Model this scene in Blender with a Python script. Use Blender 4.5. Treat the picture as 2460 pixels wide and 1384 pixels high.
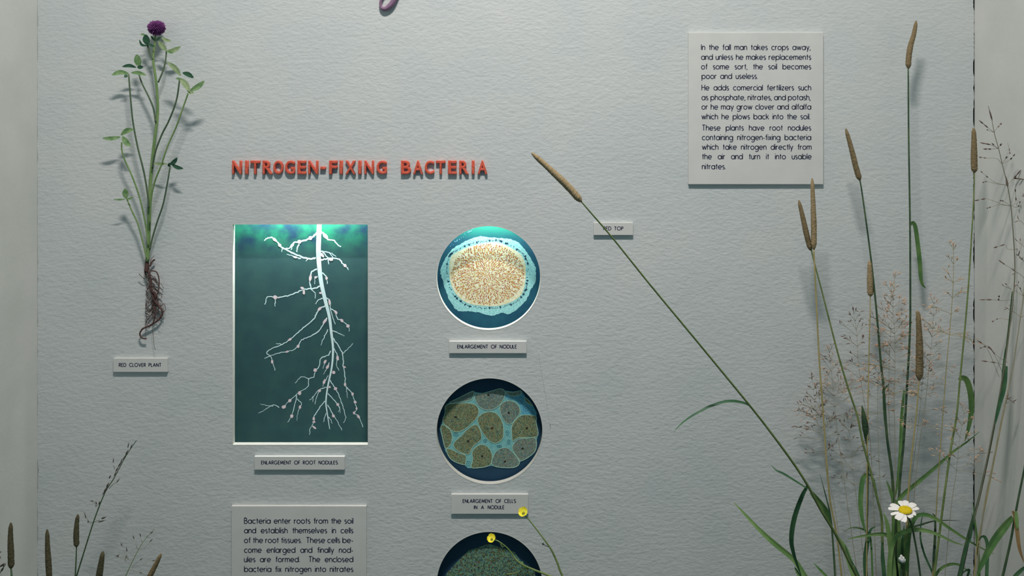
import bpy, bmesh, math, random
from mathutils import Vector, Matrix
random.seed(7)
sc = bpy.context.scene
COL = sc.collection
for o in list(bpy.data.objects): bpy.data.objects.remove(o)

# ------------------------------------------------------------------ camera, world, lights, exposure
S = 0.0006          # metres per photo pixel on the back wall
D = 1.16            # camera to back wall
HY = 250            # eye level (photo row)
CZ = (692 - HY) * S
cam_d = bpy.data.cameras.new('camera'); cam = bpy.data.objects.new('camera', cam_d); COL.objects.link(cam)
cam.location = (0, -D, CZ); cam.rotation_euler = (math.pi / 2, 0, 0)
cam_d.sensor_width = 36; cam_d.lens = 36 * D / (2460 * S); cam_d.shift_y = -(692 - HY) / 2460
cam_d.clip_start = 0.02
sc.camera = cam
w = bpy.data.worlds.new('world'); sc.world = w; w.use_nodes = True
bg = w.node_tree.nodes['Background']; bg.inputs[0].default_value = (0.22, 0.70, 1.0, 1); bg.inputs[1].default_value = 0.175
def area(name, loc, target, sx, sy, power, col=(1, 1, 1)):
    l = bpy.data.lights.new(name, 'AREA'); l.shape = 'RECTANGLE'; l.size = sx; l.size_y = sy; l.energy = power; l.color = col
    o = bpy.data.objects.new(name, l); COL.objects.link(o); o.location = loc
    o.rotation_euler = (Vector(target) - Vector(loc)).to_track_quat('-Z', 'Y').to_euler(); return o
case_lamp = area('case_lamp', (-0.03, -0.84, 1.60), (-0.03, 0, -0.30), 0.34, 0.05, 11.2, (1.0, 0.93, 0.89))
case_lamp.data.spread = math.radians(112)   # louvred lamp
sc.view_settings.view_transform = 'Standard'; sc.view_settings.look = 'None'
sc.view_settings.gamma = 1; sc.view_settings.use_curve_mapping = False
sc.view_settings.exposure = 0.0

def P(px, py, dep=0.0):
    k = S * (D - dep) / D
    return Vector(((px - 1230) * k, -dep, CZ + (HY - py) * k))
ZF = P(0, 1700).z
XL = P(90, 0).x; XR = P(2341, 0).x; ZT = 1.72; YF = -1.0

# ------------------------------------------------------------------ materials
def lin(c): return tuple((v / 255 / 12.92) if v / 255 <= 0.04045 else ((v / 255 + 0.055) / 1.055) ** 2.4 for v in c)
MATS = {}
def mat(name, c1, c2=None, scale=200, stretch=(1, 1, 1), rough=0.75, bump=0.0, bscale=None, bdist=0.001, trans=0.0, spec=0.3, lo=0.35, hi=0.65, detail=4):
    """noise-mixed colour c1..c2 (linear rgb) with optional bump"""
    if name in MATS: return MATS[name]
    m = bpy.data.materials.new(name); m.use_nodes = True; nt = m.node_tree; N = nt.nodes; L = nt.links
    b = N['Principled BSDF']; b.inputs['Roughness'].default_value = rough; b.inputs['Specular IOR Level'].default_value = spec
    tc = N.new('ShaderNodeTexCoord'); mp = N.new('ShaderNodeMapping'); mp.inputs['Scale'].default_value = stretch
    L.new(tc.outputs['Object'], mp.inputs[0])
    nz = N.new('ShaderNodeTexNoise'); nz.inputs['Scale'].default_value = scale; nz.inputs['Detail'].default_value = detail
    L.new(mp.outputs[0], nz.inputs['Vector'])
    r = N.new('ShaderNodeValToRGB'); r.color_ramp.elements[0].position = lo; r.color_ramp.elements[1].position = hi
    r.color_ramp.elements[0].color = (*c1, 1); r.color_ramp.elements[1].color = (*(c2 or c1), 1)
    L.new(nz.outputs['Fac'], r.inputs[0]); L.new(r.outputs[0], b.inputs['Base Color'])
    if bump:
        n2 = N.new('ShaderNodeTexNoise'); n2.inputs['Scale'].default_value = bscale or scale; n2.inputs['Detail'].default_value = 3
        L.new(mp.outputs[0], n2.inputs['Vector'])
        bp = N.new('ShaderNodeBump'); bp.inputs['Strength'].default_value = bump; bp.inputs['Distance'].default_value = bdist
        L.new(n2.outputs['Fac'], bp.inputs['Height']); L.new(bp.outputs[0], b.inputs['Normal'])
    if trans:
        b.inputs['Transmission Weight'].default_value = trans
    MATS[name] = m; return m

WALLC = (0.60, 0.625, 0.59)
m_wall = mat('rough_painted_wall', (0.56, 0.605, 0.60), (0.61, 0.635, 0.62), scale=9, detail=5, rough=0.85, spec=0.15)
nt = m_wall.node_tree; N = nt.nodes; L = nt.links
tc = N.new('ShaderNodeTexCoord')
def wnoise(sc_, rot, scale, det):
    mp = N.new('ShaderNodeMapping'); mp.inputs['Rotation'].default_value = (0, rot, 0); mp.inputs['Scale'].default_value = sc_
    L.new(tc.outputs['Object'], mp.inputs[0])
    n = N.new('ShaderNodeTexNoise'); n.inputs['Scale'].default_value = scale; n.inputs['Detail'].default_value = det; n.inputs['Roughness'].default_value = 0.55
    L.new(mp.outputs[0], n.inputs['Vector']); return n
na = wnoise((1, 1, 2.1), 0.10, 115, 3); nb = wnoise((1, 1, 1.3), -0.5, 60, 4)
ad = N.new('ShaderNodeMath'); ad.operation = 'MULTIPLY_ADD'; L.new(nb.outputs['Fac'], ad.inputs[0]); ad.inputs[1].default_value = 0.8; L.new(na.outputs['Fac'], ad.inputs[2])
bp = N.new('ShaderNodeBump'); bp.inputs['Strength'].default_value = 0.55; bp.inputs['Distance'].default_value = 0.0013
L.new(ad.outputs[0], bp.inputs['Height']); L.new(bp.outputs[0], N['Principled BSDF'].inputs['Normal'])

m_side = mat('smooth_painted_side', (0.62, 0.64, 0.60), (0.68, 0.69, 0.65), scale=14, rough=0.8, bump=0.25, bscale=160, bdist=0.0008)
m_floor = mat('mossy_earth', (0.03, 0.055, 0.035), (0.08, 0.10, 0.06), scale=60, bump=0.6)
m_cream = mat('cream_paint', (0.66, 0.66, 0.60), (0.60, 0.61, 0.56), scale=90, rough=0.6)
m_dark = mat('gap_shade', (0.05, 0.08, 0.085), scale=10)  # painted shade for the strip behind the right corner gap
m_box = mat('light_box_lining', (0.30, 0.36, 0.36), (0.25, 0.3, 0.3), scale=30)
m_panel = mat('grey_card_front', (0.62, 0.63, 0.60), (0.66, 0.665, 0.635), scale=35, rough=0.6, bump=0.08, bscale=300, bdist=0.0005)
m_ink = mat('navy_ink', (0.022, 0.028, 0.07), (0.035, 0.04, 0.085), scale=500, rough=0.6)
m_red = mat('red_letter_paint', (0.60, 0.085, 0.05), (0.74, 0.15, 0.09), scale=260, rough=0.45, bump=0.15, bdist=0.0005)
m_purple = mat('mauve_letter_paint', (0.21, 0.125, 0.20), (0.28, 0.17, 0.26), scale=200, rough=0.45)
m_stem = mat('green_grass_stem', (0.11, 0.17, 0.05), (0.20, 0.26, 0.09), scale=60, rough=0.55)
m_stemdk = mat('dark_green_stem', (0.025, 0.065, 0.035), (0.07, 0.12, 0.05), scale=60, rough=0.55)
m_straw = mat('straw_stem', (0.30, 0.27, 0.10), (0.42, 0.34, 0.15), scale=50, rough=0.6)
m_blade = mat('grass_leaf', (0.075, 0.18, 0.055), (0.16, 0.28, 0.085), scale=45, rough=0.5)
m_bladed = mat('dark_grass_leaf', (0.03, 0.10, 0.05), (0.07, 0.17, 0.07), scale=45, rough=0.5)
m_bladel = mat('pale_grass_leaf', (0.16, 0.30, 0.09), (0.25, 0.38, 0.14), scale=45, rough=0.5)
m_dry = mat('dry_leaf_tip', (0.22, 0.12, 0.06), (0.30, 0.20, 0.08), scale=60, rough=0.7)
m_head = mat('tan_seed_head', (0.27, 0.20, 0.10), (0.42, 0.32, 0.18), scale=900, rough=0.8, bump=0.5, bscale=1500, bdist=0.0006)
m_headb = mat('brown_green_seed_head', (0.16, 0.13, 0.065), (0.32, 0.23, 0.12), scale=900, rough=0.8, bump=0.5, bscale=1500, bdist=0.0006)
m_headd = mat('dark_seed_head', (0.055, 0.06, 0.03), (0.15, 0.12, 0.065), scale=900, rough=0.8, bump=0.5, bscale=1500, bdist=0.0006)
m_spk = mat('pinkish_spikelet', (0.50, 0.27, 0.18), (0.70, 0.50, 0.32), scale=70, rough=0.7)
m_spkd = mat('purple_brown_spikelet', (0.12, 0.08, 0.07), (0.24, 0.16, 0.13), scale=90, rough=0.7)
m_spkdk = mat('dark_spikelet', (0.05, 0.05, 0.045), (0.12, 0.09, 0.08), scale=90, rough=0.7)
m_fine = mat('fine_panicle_branch', (0.26, 0.25, 0.17), (0.36, 0.32, 0.22), scale=60, rough=0.7)
m_clov = mat('clover_leaf', (0.12, 0.25, 0.09), (0.26, 0.40, 0.18), scale=160, rough=0.6)
m_clovd = mat('dark_clover_leaf', (0.015, 0.07, 0.04), (0.04, 0.12, 0.06), scale=160, rough=0.6)
m_clovl = mat('pale_clover_leaf', (0.22, 0.33, 0.15), (0.36, 0.45, 0.25), scale=160, rough=0.6)
m_clst = mat('clover_stem', (0.13, 0.24, 0.08), (0.24, 0.35, 0.14), scale=40, rough=0.55)
m_clstd = mat('dark_clover_stem', (0.06, 0.11, 0.065), (0.12, 0.17, 0.09), scale=40, rough=0.55)
m_flor = mat('purple_floret', (0.085, 0.015, 0.10), (0.20, 0.05, 0.20), scale=500, rough=0.7)
m_root = mat('brown_root', (0.05, 0.025, 0.025), (0.13, 0.075, 0.065), scale=300, rough=0.8)
m_white = mat('white_petal', (0.86, 0.84, 0.80), (0.92, 0.91, 0.87), scale=200, rough=0.6)
m_yel = mat('yellow_disc', (0.80, 0.62, 0.01), (0.66, 0.48, 0.01), scale=900, rough=0.7, bump=0.6, bscale=1500, bdist=0.0008)
m_but = mat('buttercup_petal', (0.72, 0.62, 0.02), (0.85, 0.78, 0.08), scale=300, rough=0.35)
m_thread = mat('pale_thread', (0.72, 0.76, 0.74), scale=100, rough=0.4)

# ------------------------------------------------------------------ helpers
class MB:
    def __init__(s): s.v = []; s.f = []
    def add(s, vs, fs):
        n = len(s.v); s.v += [tuple(v) for v in vs]; s.f += [tuple(i + n for i in f) for f in fs]
    def tube(s, pts, rad, n=8, closed_ends=True):
        pts = [Vector(p) for p in pts]; m = len(pts)
        if not hasattr(rad, '__len__'): rad = [rad] * m
        up = Vector((0, 1, 0)); rings = []
        for i, p in enumerate(pts):
            t = (pts[min(i + 1, m - 1)] - pts[max(i - 1, 0)]).normalized()
            a = t.cross(up)
            if a.length < 1e-4: a = t.cross(Vector((1, 0, 0)))
            a.normalize(); b = t.cross(a)
            rings.append([p + (a * math.cos(2 * math.pi * k / n) + b * math.sin(2 * math.pi * k / n)) * rad[i] for k in range(n)])
        vs = [v for r in rings for v in r]; fs = []
        for i in range(m - 1):
            for k in range(n):
                fs.append((i * n + k, i * n + (k + 1) % n, (i + 1) * n + (k + 1) % n, (i + 1) * n + k))
        if closed_ends: fs += [tuple(range(n))[::-1], tuple((m - 1) * n + k for k in range(n))]
        s.add(vs, fs)
    def blade(s, pts, width, twist=0.0, prof=None, fold=0.22):
        """closed, slightly folded leaf along pts; width = full width"""
        pts = [Vector(p) for p in pts]; m = len(pts); vs = []; fs = []
        for i, p in enumerate(pts):
            u = i / (m - 1); t = (pts[min(i + 1, m - 1)] - pts[max(i - 1, 0)]).normalized()
            a = t.cross(Vector((0, 1, 0))); a = a.normalized() if a.length > 1e-4 else Vector((1, 0, 0))
            a = Matrix.Rotation(twist * u, 3, t) @ a; b = t.cross(a)
            hw = 0.5 * width * (prof(u) if prof else max(0.08, math.sin(math.pi * min(1, 0.12 + 0.88 * u)) ** 0.6))
            vs.append((p - a * hw + b * hw * fold, p + b * 0.00012, p + a * hw + b * hw * fold, p - b * 0.00012))
        for k in range(4):       # four strips with their own vertices: smooth along, crisp across
            q = [v for r4 in vs for v in (r4[k], r4[(k + 1) % 4])]
            s.add(q, [(2 * i, 2 * i + 1, 2 * i + 3, 2 * i + 2) for i in range(m - 1)])
    def spindle(s, p, d, ln, r, n=5):
        d = Vector(d).normalized(); s.tube([Vector(p) + d * ln * u for u in (0, 0.25, 0.6, 1)], [r * 0.4, r, r * 0.8, r * 0.08], n)
    def build(s, name, m, parent=None, base=None, smooth=True):
        me = bpy.data.meshes.new(name); off = Vector(base) if base is not None else (parent.location if parent else Vector())
        # place origin at the parent's base (world maths only, parents have no rotation)
        w0 = Vector(parent['_w']) if parent is not None and '_w' in parent else Vector()
        if base is not None: w0 = Vector(base)
        me.from_pydata([tuple(Vector(v) - w0) for v in s.v], [], s.f); me.update()
        if smooth: me.polygons.foreach_set('use_smooth', [True] * len(me.polygons))
        me.materials.append(m)
        o = bpy.data.objects.new(name, me); COL.objects.link(o)
        if parent is not None: o.parent = parent
        elif base is not None: o.location = base
        return o
def thing(name, label, cat, base, group=None):
    o = bpy.data.objects.new(name, None); COL.objects.link(o); o.location = base; o.empty_display_size = 0.01
    o['_w'] = list(base); tag(o, label, cat, group); return o
def tag(o, label, cat, group=None):
    o['label'] = label; o['category'] = cat
    if group: o['group'] = group
def struct(o): o['kind'] = 'structure'; return o
def box(mb, a, b):
    x0, y0, z0 = a; x1, y1, z1 = b
    mb.add([(x0, y0, z0), (x1, y0, z0), (x1, y1, z0), (x0, y1, z0), (x0, y0, z1), (x1, y0, z1), (x1, y1, z1), (x0, y1, z1)],
           [(0, 3, 2, 1), (4, 5, 6, 7), (0, 1, 5, 4), (1, 2, 6, 5), (2, 3, 7, 6), (3, 0, 4, 7)])
def bevel_box(name, a, b, m, parent, bev):
    mb = MB(); box(mb, a, b); o = mb.build(name, m, parent, smooth=False)
    bm = bmesh.new(); bm.from_mesh(o.data); bmesh.ops.recalc_face_normals(bm, faces=bm.faces)
    bmesh.ops.bevel(bm, geom=list(bm.edges), offset=bev, segments=2, affect='EDGES', profile=0.6); bm.to_mesh(o.data); bm.free(); return o
def smooth_pts(c, n=8):
    """Catmull-Rom through c (tuples of any length)"""
    c = [Vector(p) for p in c]
    if len(c) < 3: return [c[0].lerp(c[-1], i / n) for i in range(n + 1)]
    out = []
    for i in range(len(c) - 1):
        p0 = c[i - 1] if i else c[0] * 2 - c[1]; p1 = c[i]; p2 = c[i + 1]; p3 = c[i + 2] if i + 2 < len(c) else c[-1] * 2 - c[-2]
        for k in range(n):
            t = k / n
            out.append(0.5 * ((2 * p1) + (p2 - p0) * t + (2 * p0 - 5 * p1 + 4 * p2 - p3) * t * t + (3 * p1 - p0 - 3 * p2 + p3) * t ** 3))
    out.append(c[-1]); return out
def closed_smooth(c, n=4):
    c = [Vector(p) for p in c]; m = len(c); out = []
    for i in range(m):
        p0, p1, p2, p3 = c[i - 1], c[i], c[(i + 1) % m], c[(i + 2) % m]
        for k in range(n):
            t = k / n
            out.append(0.5 * ((2 * p1) + (p2 - p0) * t + (2 * p0 - 5 * p1 + 4 * p2 - p3) * t * t + (3 * p1 - p0 - 3 * p2 + p3) * t ** 3))
    return out

# ------------------------------------------------------------------ room shell of the case
T = 0.0085
HOLES = {'rect': (558, 538, 885, 1070), 'c1': (1173.5, 668, 126), 'c2': (1176, 1036, 128.5), 'c3': (1176, 1405, 128.5)}
cu = bpy.data.curves.new('board', 'CURVE'); cu.dimensions = '2D'; cu.fill_mode = 'BOTH'; cu.extrude = T / 2
def spl(pts):
    s = cu.splines.new('POLY'); s.points.add(len(pts) - 1)
    for i, p in enumerate(pts): s.points[i].co = (p[0], p[1], 0, 1)
    s.use_cyclic_u = True
rnd = random.Random(3)
outer = [(XL, ZF), (XR - 0.002, ZF)]; z = ZF + 0.01; g = 0.001
while z < 0.6:
    g = min(0.0019, max(0.0003, g + rnd.uniform(-0.0009, 0.0009))); outer.append((XR - g, z)); z += rnd.uniform(0.0015, 0.005)
outer += [(XR - 0.001, ZT), (XL, ZT)]
z = 0.6
while z > ZF + 0.01:
    outer.append((XL + abs(rnd.gauss(0, 0.00045)), z)); z -= rnd.uniform(0.004, 0.012)
spl(outer)
def circ(c, n=96, r=None): 
    q = P(c[0], c[1]); R = (r or c[2]) * S
    return [(q.x + R * math.cos(2 * math.pi * k / n), q.z + R * math.sin(2 * math.pi * k / n)) for k in range(n)]
r_ = HOLES['rect']; a = P(r_[0], r_[1]); b = P(r_[2], r_[3])
rect_pts = [(a.x, b.z), (b.x, b.z), (b.x, a.z), (a.x, a.z)]
spl(rect_pts)
for k in ('c1', 'c2', 'c3'): spl(circ(HOLES[k]))
tmp = bpy.data.objects.new('tmp', cu); COL.objects.link(tmp)
me = bpy.data.meshes.new_from_object(tmp.evaluated_get(bpy.context.evaluated_depsgraph_get()))
bpy.data.objects.remove(tmp)
for v in me.vertices: v.co = Vector((v.co.x, -v.co.z + T / 2, v.co.y))
me.materials.clear(); me.materials.append(m_wall); me.name = 'wall_back'
wb = bpy.data.objects.new('wall_back', me); COL.objects.link(wb); struct(wb)

def lining(name, pts, th):
    """thin cream lining inside an opening"""
    c = Vector((sum(p[0] for p in pts) / len(pts), sum(p[1] for p in pts) / len(pts)))
    mb = MB(); n = len(pts); vs = []
    for p in pts:
        p = Vector(p); dv = (p - c)
        if n == 4: q = Vector((p.x - math.copysign(th, dv.x), p.y - math.copysign(th, dv.y)))
        else: q = p - dv.normalized() * th
        vs += [(p.x, -0.0002, p.y), (q.x, -0.0002, q.y), (q.x, T, q.y), (p.x, T, p.y)]
    fs = []
    for i in range(n):
        j = (i + 1) % n
        for k in range(4): fs.append((4 * i + k, 4 * i + (k + 1) % 4, 4 * j + (k + 1) % 4, 4 * j + k))
    mb.add(vs, fs); struct(mb.build(name, m_cream, smooth=False))
lining('trim_1', rect_pts, 0.0008)
for i, k in enumerate(('c1', 'c2', 'c3')): lining('trim_%d' % (i + 2), circ(HOLES[k]), 0.0009)
# light boxes behind the openings
DP = 0.030
def light_box(name, x0, x1, z0, z1, y1=DP + 0.006):
    mb = MB(); t = 0.002
    box(mb, (x0, T, z0), (x0 + t, y1, z1)); box(mb, (x1 - t, T, z0), (x1, y1, z1)); box(mb, (x0 + t, T, z0), (x1 - t, y1, z0 + t)); box(mb, (x0 + t, T, z1 - t), (x1 - t, y1, z1)); box(mb, (x0 + t, y1 - t, z0 + t), (x1 - t, y1, z1 - t))
    struct(mb.build(name, m_box, smooth=False))
light_box('trim_5', a.x - 0.016, b.x + 0.016, b.z - 0.016, a.z + 0.055)
for i, (k, up) in enumerate((('c1', 0.05), ('c2', 0.008), ('c3', 0.008))):
    q = P(*HOLES[k][:2]); R = HOLES[k][2] * S
    light_box('trim_%d' % (i + 6), q.x - R - 0.014, q.x + R + 0.014, q.z - R - 0.022, q.z + R + up)
mb = MB(); box(mb, (XR - 0.02, T + 0.001, ZF), (XR + 0.03, T + 0.004, ZT)); box(mb, (XR + 0.008, 0, ZF), (XR + 0.03, T + 0.001, ZT)); struct(mb.build('trim_9', m_dark, smooth=False))  # unseen dark strip added behind the corner gap, its colour stands for shade
mb = MB(); box(mb, (XL - 0.03, YF, ZF), (XL, T, ZT)); struct(mb.build('wall_left', m_side, smooth=False))
mb = MB(); box(mb, (XR, YF, ZF), (XR + 0.03, 0, ZT)); struct(mb.build('wall_right', m_side, smooth=False))
mb = MB(); box(mb, (XL - 0.03, YF, ZF - 0.03), (XR + 0.03, T, ZF)); struct(mb.build('floor', m_floor, smooth=False))
mb = MB(); box(mb, (XL - 0.03, YF, ZT), (XR + 0.03, T, ZT + 0.03)); struct(mb.build('ceiling', m_side, smooth=False))
# small hidden lamps of the two lit boxes, above their openings and behind the board
q1 = P(722, 538); q2 = P(1174, 541)
area('box_lamp', (q1.x, T + 0.007, q1.z + 0.036), (q1.x, DP, q1.z - 0.09), 0.17, 0.006, 0.72, (0.93, 1.0, 0.98))
area('box_lamp', (q2.x, T + 0.007, q2.z + 0.034), (q2.x, DP, q2.z - 0.08), 0.11, 0.006, 0.42, (0.93, 1.0, 1.0))

# ------------------------------------------------------------------ stroke lettering (geometric sans)
def arc(cx, cy, r, a0, a1, n=None, ry=None):
    n = n or max(4, int(abs(a1 - a0) / 20)); ry = r if ry is None else ry
    return [(cx + r * math.cos(math.radians(a0 + (a1 - a0) * i / n)), cy + ry * math.sin(math.radians(a0 + (a1 - a0) * i / n))) for i in range(n + 1)]
O_ = arc(.47, .5, .47, 0, 360); A = 1.45
G = {  # lowercase, x-height 1
 'a': ([O_, [(.95, 0), (.95, 1)]], .95), 'b': ([arc(.5, .5, .47, 0, 360), [(0.02, 0), (0.02, A)]], .97), 'c': ([arc(.47, .5, .47, 48, 312)], .78),
 'd': ([O_, [(.95, 0), (.95, A)]], .95), 'e': ([arc(.47, .5, .47, 0, 318), [(.03, .5), (.94, .5)]], .94),
 'f': ([[(.22, 0), (.22, 1.15)] + arc(.47, 1.15, .25, 180, 90)[1:], [(0, .95), (.45, .95)]], .42),
 'g': ([O_, [(.95, 1), (.95, -.05)] + arc(.48, -.05, .47, 0, -140)[1:]], .95), 'h': ([[(0, 0), (0, A)], [(0, .55)] + arc(.36, .62, .36, 180, 0) + [(.72, 0)]], .72),
 'i': ([[(0, 0), (0, 1)], [(0, 1.27), (0, 1.43)]], 0), 'k': ([[(0, 0), (0, A)], [(.62, 1), (.05, .46)], [(.2, .6), (.7, 0)]], .68), 'l': ([[(0, 0), (0, A)]], 0),
 'm': ([[(0, 0), (0, 1)], [(0, .6)] + arc(.3, .67, .3, 180, 0) + [(.6, 0)], [(.6, .6)] + arc(.9, .67, .3, 180, 0) + [(1.2, 0)]], 1.2),
 'n': ([[(0, 0), (0, 1)], [(0, .55)] + arc(.35, .64, .35, 180, 0) + [(.7, 0)]], .7), 'o': ([O_], .94), 'p': ([arc(.5, .5, .47, 0, 360), [(.02, 1), (.02, -.5)]], .97),
 'r': ([[(0, 0), (0, 1)], [(0, .6)] + arc(.33, .62, .33, 180, 70)], .42), 's': ([arc(.27, .74, .24, 40, 250, ry=.24) + arc(.27, .26, .25, 70, -140, ry=.24)], .52),
 't': ([[(.22, 0), (.22, 1.35)], [(0, .95), (.45, .95)]], .42), 'u': ([[(0, 1), (0, .37)] + arc(.34, .36, .34, 180, 360)[1:] + [(.68, 1)], [(.68, .4), (.68, 0)]], .68),
 'v': ([[(0, 1), (.38, 0), (.76, 1)]], .76), 'w': ([[(0, 1), (.3, 0), (.58, .95), (.86, 0), (1.16, 1)]], 1.16), 'x': ([[(0, 0), (.64, 1)], [(0, 1), (.64, 0)]], .64),
 'y': ([[(0, 1), (.38, .05)], [(.76, 1), (.2, -.5)]], .76), 'z': ([[(0, .95), (.62, .95), (0, .05), (.64, .05)]], .64),
 '.': ([[(0, 0), (0, .14)]], .05), ',': ([[(.06, .12), (-.05, -.22)]], .1), '-': ([[(0, .45), (.38, .45)]], .38),
 # capitals, height A
 'A': ([[(0, 0), (.55, A), (1.1, 0)], [(.2, .45), (.9, .45)]], 1.1), 'B': ([[(0, 0), (0, A)], [(0, A), (.32, A)] + arc(.32, 1.1, .35, 90, -90, ry=.35) + [(0, .75)], [(.32, .75)] + arc(.38, .375, .4, 90, -90, ry=.375) + [(0, 0)]], .78),
 'C': ([arc(.72, A / 2, .72, 50, 310)], 1.15), 'D': ([[(0, 0), (0, A), (.3, A)] + arc(.35, A / 2, .72, 90, -90) + [(0, 0)]], 1.07), 'E': ([[(.65, A), (0, A), (0, 0), (.65, 0)], [(0, A / 2 + .05), (.6, A / 2 + .05)]], .65),
 'F': ([[(.62, A), (0, A), (0, 0)], [(0, .75), (.58, .75)]], .6), 'G': ([arc(.72, A / 2, .72, 45, 350) + [(.85, A / 2 - .1)]], 1.42), 'H': ([[(0, 0), (0, A)], [(.85, 0), (.85, A)], [(0, .78), (.85, .78)]], .85),
 'I': ([[(0, 0), (0, A)]], 0), 'L': ([[(0, A), (0, 0), (.55, 0)]], .55), 'M': ([[(0, 0), (.2, A), (.65, .15), (1.1, A), (1.3, 0)]], 1.3), 'N': ([[(0, 0), (0, A), (.95, 0), (.95, A)]], .95),
 'O': ([arc(.73, A / 2, .73, 0, 360)], 1.46), 'P': ([[(0, 0), (0, A), (.3, A)] + arc(.32, 1.08, .37, 90, -90) + [(0, .71)]], .69), 'R': ([[(0, 0), (0, A), (.3, A)] + arc(.32, 1.08, .37, 90, -90) + [(0, .71)], [(.3, .7), (.75, 0)]], .74),
 'S': ([arc(.4, 1.09, .36, 40, 255, ry=.35) + arc(.4, .37, .4, 75, -145, ry=.37)], .8), 'T': ([[(0, A), (.85, A)], [(.42, 0), (.42, A)]], .85), 'U': ([[(0, A), (0, .42)] + arc(.42, .42, .42, 180, 360)[1:] + [(.84, A)]], .84), 'V': ([[(0, A), (.5, 0), (1, A)]], 1.0),
}
def word_w(t, k, track): return sum(G[c][1] * k for c in t) + track * (len(t) - 1)
def stroke_line(mb, text, x0, base_py, x_h, k, sw, x1=None, gap=None, track=2.6, y=-0.0001, space=6):
    """text in photo pixels on the plane y; k = horizontal scale, x_h = x-height, widths in px"""
    words = text.split(' '); ws = [word_w(t, k * x_h, track) for t in words]
    if x1 is not None and len(words) > 1: space = (x1 - x0 - sum(ws)) / (len(words) - 1)
    x = x0
    for t in words:
        for c in t:
            segs = []
            for st in G[c][0]:
                raw = [(x + px_ * k * x_h, base_py - py_ * x_h) for px_, py_ in st]; cur = [raw[0]]
                for i in range(1, len(raw)):
                    cur.append(raw[i])
                    if i < len(raw) - 1:
                        u0 = Vector(raw[i]) - Vector(raw[i - 1]); u1 = Vector(raw[i + 1]) - Vector(raw[i])
                        if u0.length > 1e-6 and u1.length > 1e-6 and u0.angle(u1) > 1.0: segs.append(cur); cur = [raw[i]]
                segs.append(cur)
            for pts in segs:
                closed = (abs(pts[0][0] - pts[-1][0]) + abs(pts[0][1] - pts[-1][1])) < 1e-6
                L_, R_ = [], []; n = len(pts)
                for i in range(n):
                    p = Vector(pts[i])
                    d0 = (p - Vector(pts[i - 1])) if i else ((p - Vector(pts[-2])) if closed else None)
                    d1 = (Vector(pts[i + 1]) - p) if i < n - 1 else ((Vector(pts[1]) - p) if closed else None)
                    d0 = d0.normalized() if d0 else d1.normalized(); d1 = d1.normalized() if d1 else d0
                    t_ = (d0 + d1); t_ = t_.normalized() if t_.length > 0.2 else d1
                    nn = Vector((-t_.y, t_.x)); cs = max(0.55, abs(nn.dot(Vector((-d1.y, d1.x)))))
                    L_.append(p + nn * sw / 2 / cs); R_.append(p - nn * sw / 2 / cs)
                vs = []
                for a_, b_ in zip(L_, R_):
                    for q in (a_, b_): w3 = P(q.x, q.y, -y); vs.append((w3.x, y, w3.z))
                mb.add(vs, [(2 * i, 2 * i + 1, 2 * i + 3, 2 * i + 2) for i in range(n - 1)])
            x += G[c][1] * k * x_h + track
        x += space - track

# ------------------------------------------------------------------ plaques and text panels
PT = 0.0042
def plaque(name, rect, lines, label, cat, xh, k, sw, track, thick=PT, group=None, bev=0.0005):
    x0, y0, x1, y1 = rect
    a = P(x0, y0, thick); b = P(x1, y1, thick)
    t = thing(name, label, cat, ((a.x + b.x) / 2, 0, b.z), group)
    bevel_box('board', (a.x, -thick, b.z), (b.x, -0.00005, a.z), m_panel, t, bev)
    if len(lines) > 3:      # widest letters that still leave a word space on the tightest line
        k = min((lx1 - lx0 - (txt.count(' ')) * 6.6 - sum(track * (len(w_) - 1) for w_ in txt.split())) / (xh * sum(G[c][1] for c in txt if c != ' ')) for (txt, lx0, lx1, base) in lines if len(txt) > 24)
    else: k = min((lx1 - lx0 - txt.count(' ') * 8 - sum(track * (len(w_) - 1) for w_ in txt.split())) / (xh * sum(G[c][1] for c in txt if c != ' ')) for (txt, lx0, lx1, base) in lines)
    for (txt, lx0, lx1, base) in lines:
        mb = MB()
        if lx1 and ' ' in txt and sw < 0: pass
        kk = k
        if lx1 and ' ' not in txt: 
            kk = (lx1 - lx0 - track * (len(txt) - 1)) / (sum(G[c][1] for c in txt) * xh)
        stroke_line(mb, txt, lx0, base, xh, kk, sw, x1=lx1, track=track, y=-thick - 0.00008, space=7)
        mb.build('text_line', m_ink, t, smooth=False)
    return t
plaque('text_panel', (1654, 78, 1978, 443), [
    ('In the fall man takes crops away,', 1685, 1947, 120), ('and unless he makes replacements', 1685, 1948, 143.6), ('of some sort, the soil becomes', 1685, 1948, 166.5),
    ('poor and useless.', 1686, 1820, 189.5), ('He adds comercial fertilizers such', 1686, 1948, 217), ('as phosphate, nitrates, and potash,', 1686, 1947, 240.5),
    ('or he may grow clover and alfalfa', 1686, 1948, 263), ('which he plows back into the soil.', 1686, 1946, 286.5), ('These plants have root nodules', 1687, 1948, 313.5),
    ('containing nitrogen-fixing bacteria', 1687, 1948, 336.5), ('which take nitrogen directly from', 1687, 1949, 359.5), ('the air and turn it into usable', 1687, 1949, 382.5), ('nitrates.', 1687, 1743, 406.5)],
    'tall grey text panel at upper right beginning In the fall man takes crops away', 'sign', 9.2, 0.80, 2.0, 2.35, bev=0.0006)
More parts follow.
